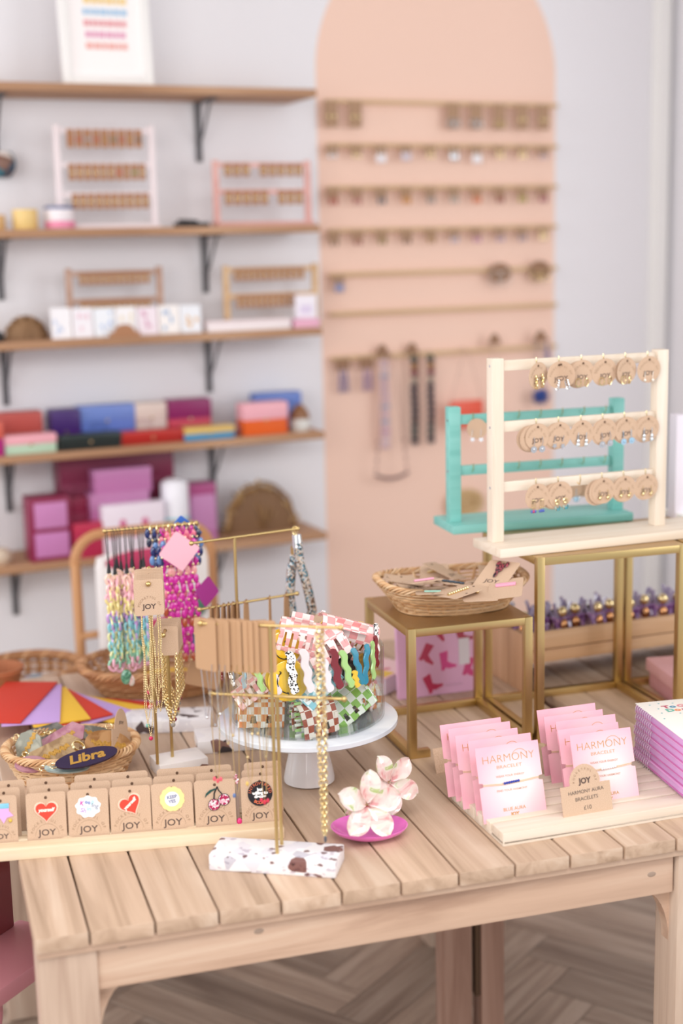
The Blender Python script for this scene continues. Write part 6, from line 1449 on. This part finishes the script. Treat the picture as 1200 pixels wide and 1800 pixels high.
# braided corner of the basket at the right
# basket B at the back
pbL = P(112, 1160, .80); pbR = P(385, 1150, .80)
bB = basket('brown wicker basket under the phone straps at the back left', ((pbL.x+pbR.x)/2+.03, (pbL.y+pbR.y)/2-.07, .75), radians(-8), .165, .115, .058, M_RATTD, 1.30, 14, .0042, sq=2.4, rt=.0034, rows=8)
t = thing('woven_pouch', 'yellow woven pouch seen through the brown basket', 'pouch', (bB.location.x+.01, bB.location.y-.01, .757)); MB().ball((0, 0, .018), .05, 14, (1.3, .8, .32)).build('pouch', CM('#d9a93f', .7), t)
t = thing('resin_charm', 'green and white resin charm hanging below the phone straps', 'charm', PY(222, 1190, .765)); MB().ball((0, 0, 0), .010, 10, (1.1, .5, 1.5)).build('green_drop', marbled('green_resin', [(.4, '#3f7a60'), (.6, '#7fb898')], 60, .1, Coat_Weight=1), t); MB().tube([(0, 0, .014), (.002, .004, .06), (0, .005, .12)], .0006, 4).build('thread', M_GOLD, t)
t = thing('resin_charm', 'white resin charm hanging beside the green one', 'charm', PY(231, 1196, .765)); MB().ball((0, 0, 0), .008, 10, (.8, .5, 1.4)).build('white_drop', MC['pearl_petal'], t); MB().tube([(0, 0, .011), (.0, .004, .06), (-.002, .005, .12)], .0006, 4).build('thread', M_GOLD, t)
# fan of envelopes
piv = P(88, 1200, .80); ecol = ['#c9341f', '#c4a0dc', '#ecbc3a', '#cf3a28', '#c0a0dc', '#ecbc3a', '#cf3a28', '#c0a0dc', '#e0b040']; 
eang = [-112, -97, -84, -72, -60, -47, -34, -26, -18]
elab = ['red envelope, leftmost and topmost of the fan', 'lilac envelope just right of the leftmost red one', 'yellow envelope between the first lilac and the second red', 'second red envelope, in the middle of the fan', 'second lilac envelope, right of the middle red one', 'broad yellow envelope at the right of the fan', 'third red envelope, peeping out under the broad yellow one', 'third lilac envelope at the right tip of the fan', 'yellow envelope lowest at the back right of the fan']
for k in range(9):
    t = thing('envelope', elab[k], 'envelope', (.165+.007*k, 1.035-.006*k, .75), radians(eang[k]), 'fan of coloured envelopes'); z = .040-.0042*k
    t.rotation_euler = (0, radians(0), radians(eang[k])); t.location.z = .7505+z
    EL = (.25, .235, .22, .20, .19, .18, .17, .16, .15)[k]; MB().box((EL/2, -.052, 0), (EL, .108, .0032), bev=.0008).build('body', CM(ecol[k], .6), t)
# round rattan basket with toys at far left, on the floor behind the table
cB = PY(45, 1176, 1.50)
bC = basket('blurred round rattan basket beyond the table at the left', (cB.x, 1.50, cB.z-.10), 0, .13, .12, .10, M_RATTD, 1.15, 14, .006, sq=2.0, rt=.006, rows=7)
so = thing('side_stool', 'small round wooden stool carrying the blurred basket', 'stool', (cB.x, 1.50, 0)); SZ = cB.z-.101; MB().lathe([(0, SZ-.024), (.13, SZ-.024), (.135, SZ-.014), (.135, SZ-.001), (0, SZ)], 32).build('seat', M_SHELFLT, so)
for k in range(3): a = 2*pi*k/3+.5; MB().cone((.09*cos(a), .09*sin(a), SZ-.023), (.12*cos(a), .12*sin(a), 0), .014, .011, 10).build('leg', M_SHELFLT, so)
for k, (x, y, c) in enumerate(((-.05, -.03, '#c85a8a'), (.03, .0, '#8a9aa8'), (.0, -.06, '#d88aa0'), (.08, -.04, '#b8a090'))):
    t = thing('fabric_scrunchie', ['magenta', 'grey blue', 'pink', 'beige'][k]+' fabric bundle in the blurred basket', 'scrunchie', (cB.x+x*.8, 1.50+y*.8, cB.z-.065), 0); o = MB(); o.link((0, 0, .015), .035, .03, .018, Matrix.Rotation(pi/2+.3*k, 4, 'X'), 18, 8); o.build('ring', CM(c, .8), t)
# terracotta-coloured pot at the left edge
pp = P(2, 1215); t = thing('plant_pot', 'terracotta brown pot cut by the left edge behind the envelopes', 'pot', (.055, 1.12, .75)); MB().lathe([(0, 0), (.035, 0), (.048, .05), (.052, .052), (.052, .062), (.046, .062), (.040, .03), (0, .03)], 28).build('body', CM('#a5643f', .6), t)
t = thing('mustard_pouch', 'olive and yellow patterned pouch at the left edge by the envelopes', 'pouch', (.062, 1.0, .75)); MB().box((0, 0, .015), (.055, .045, .03), bev=.010).build('pouch', marbled('olive_pattern', [(.4, '#8a7a1f'), (.6, '#b8a03a')], 60, .6), t); MB().box((.0, -.003, .034), (.02, .02, .008), bev=.003).build('white_button', CM('#ece8e4', .4), t)
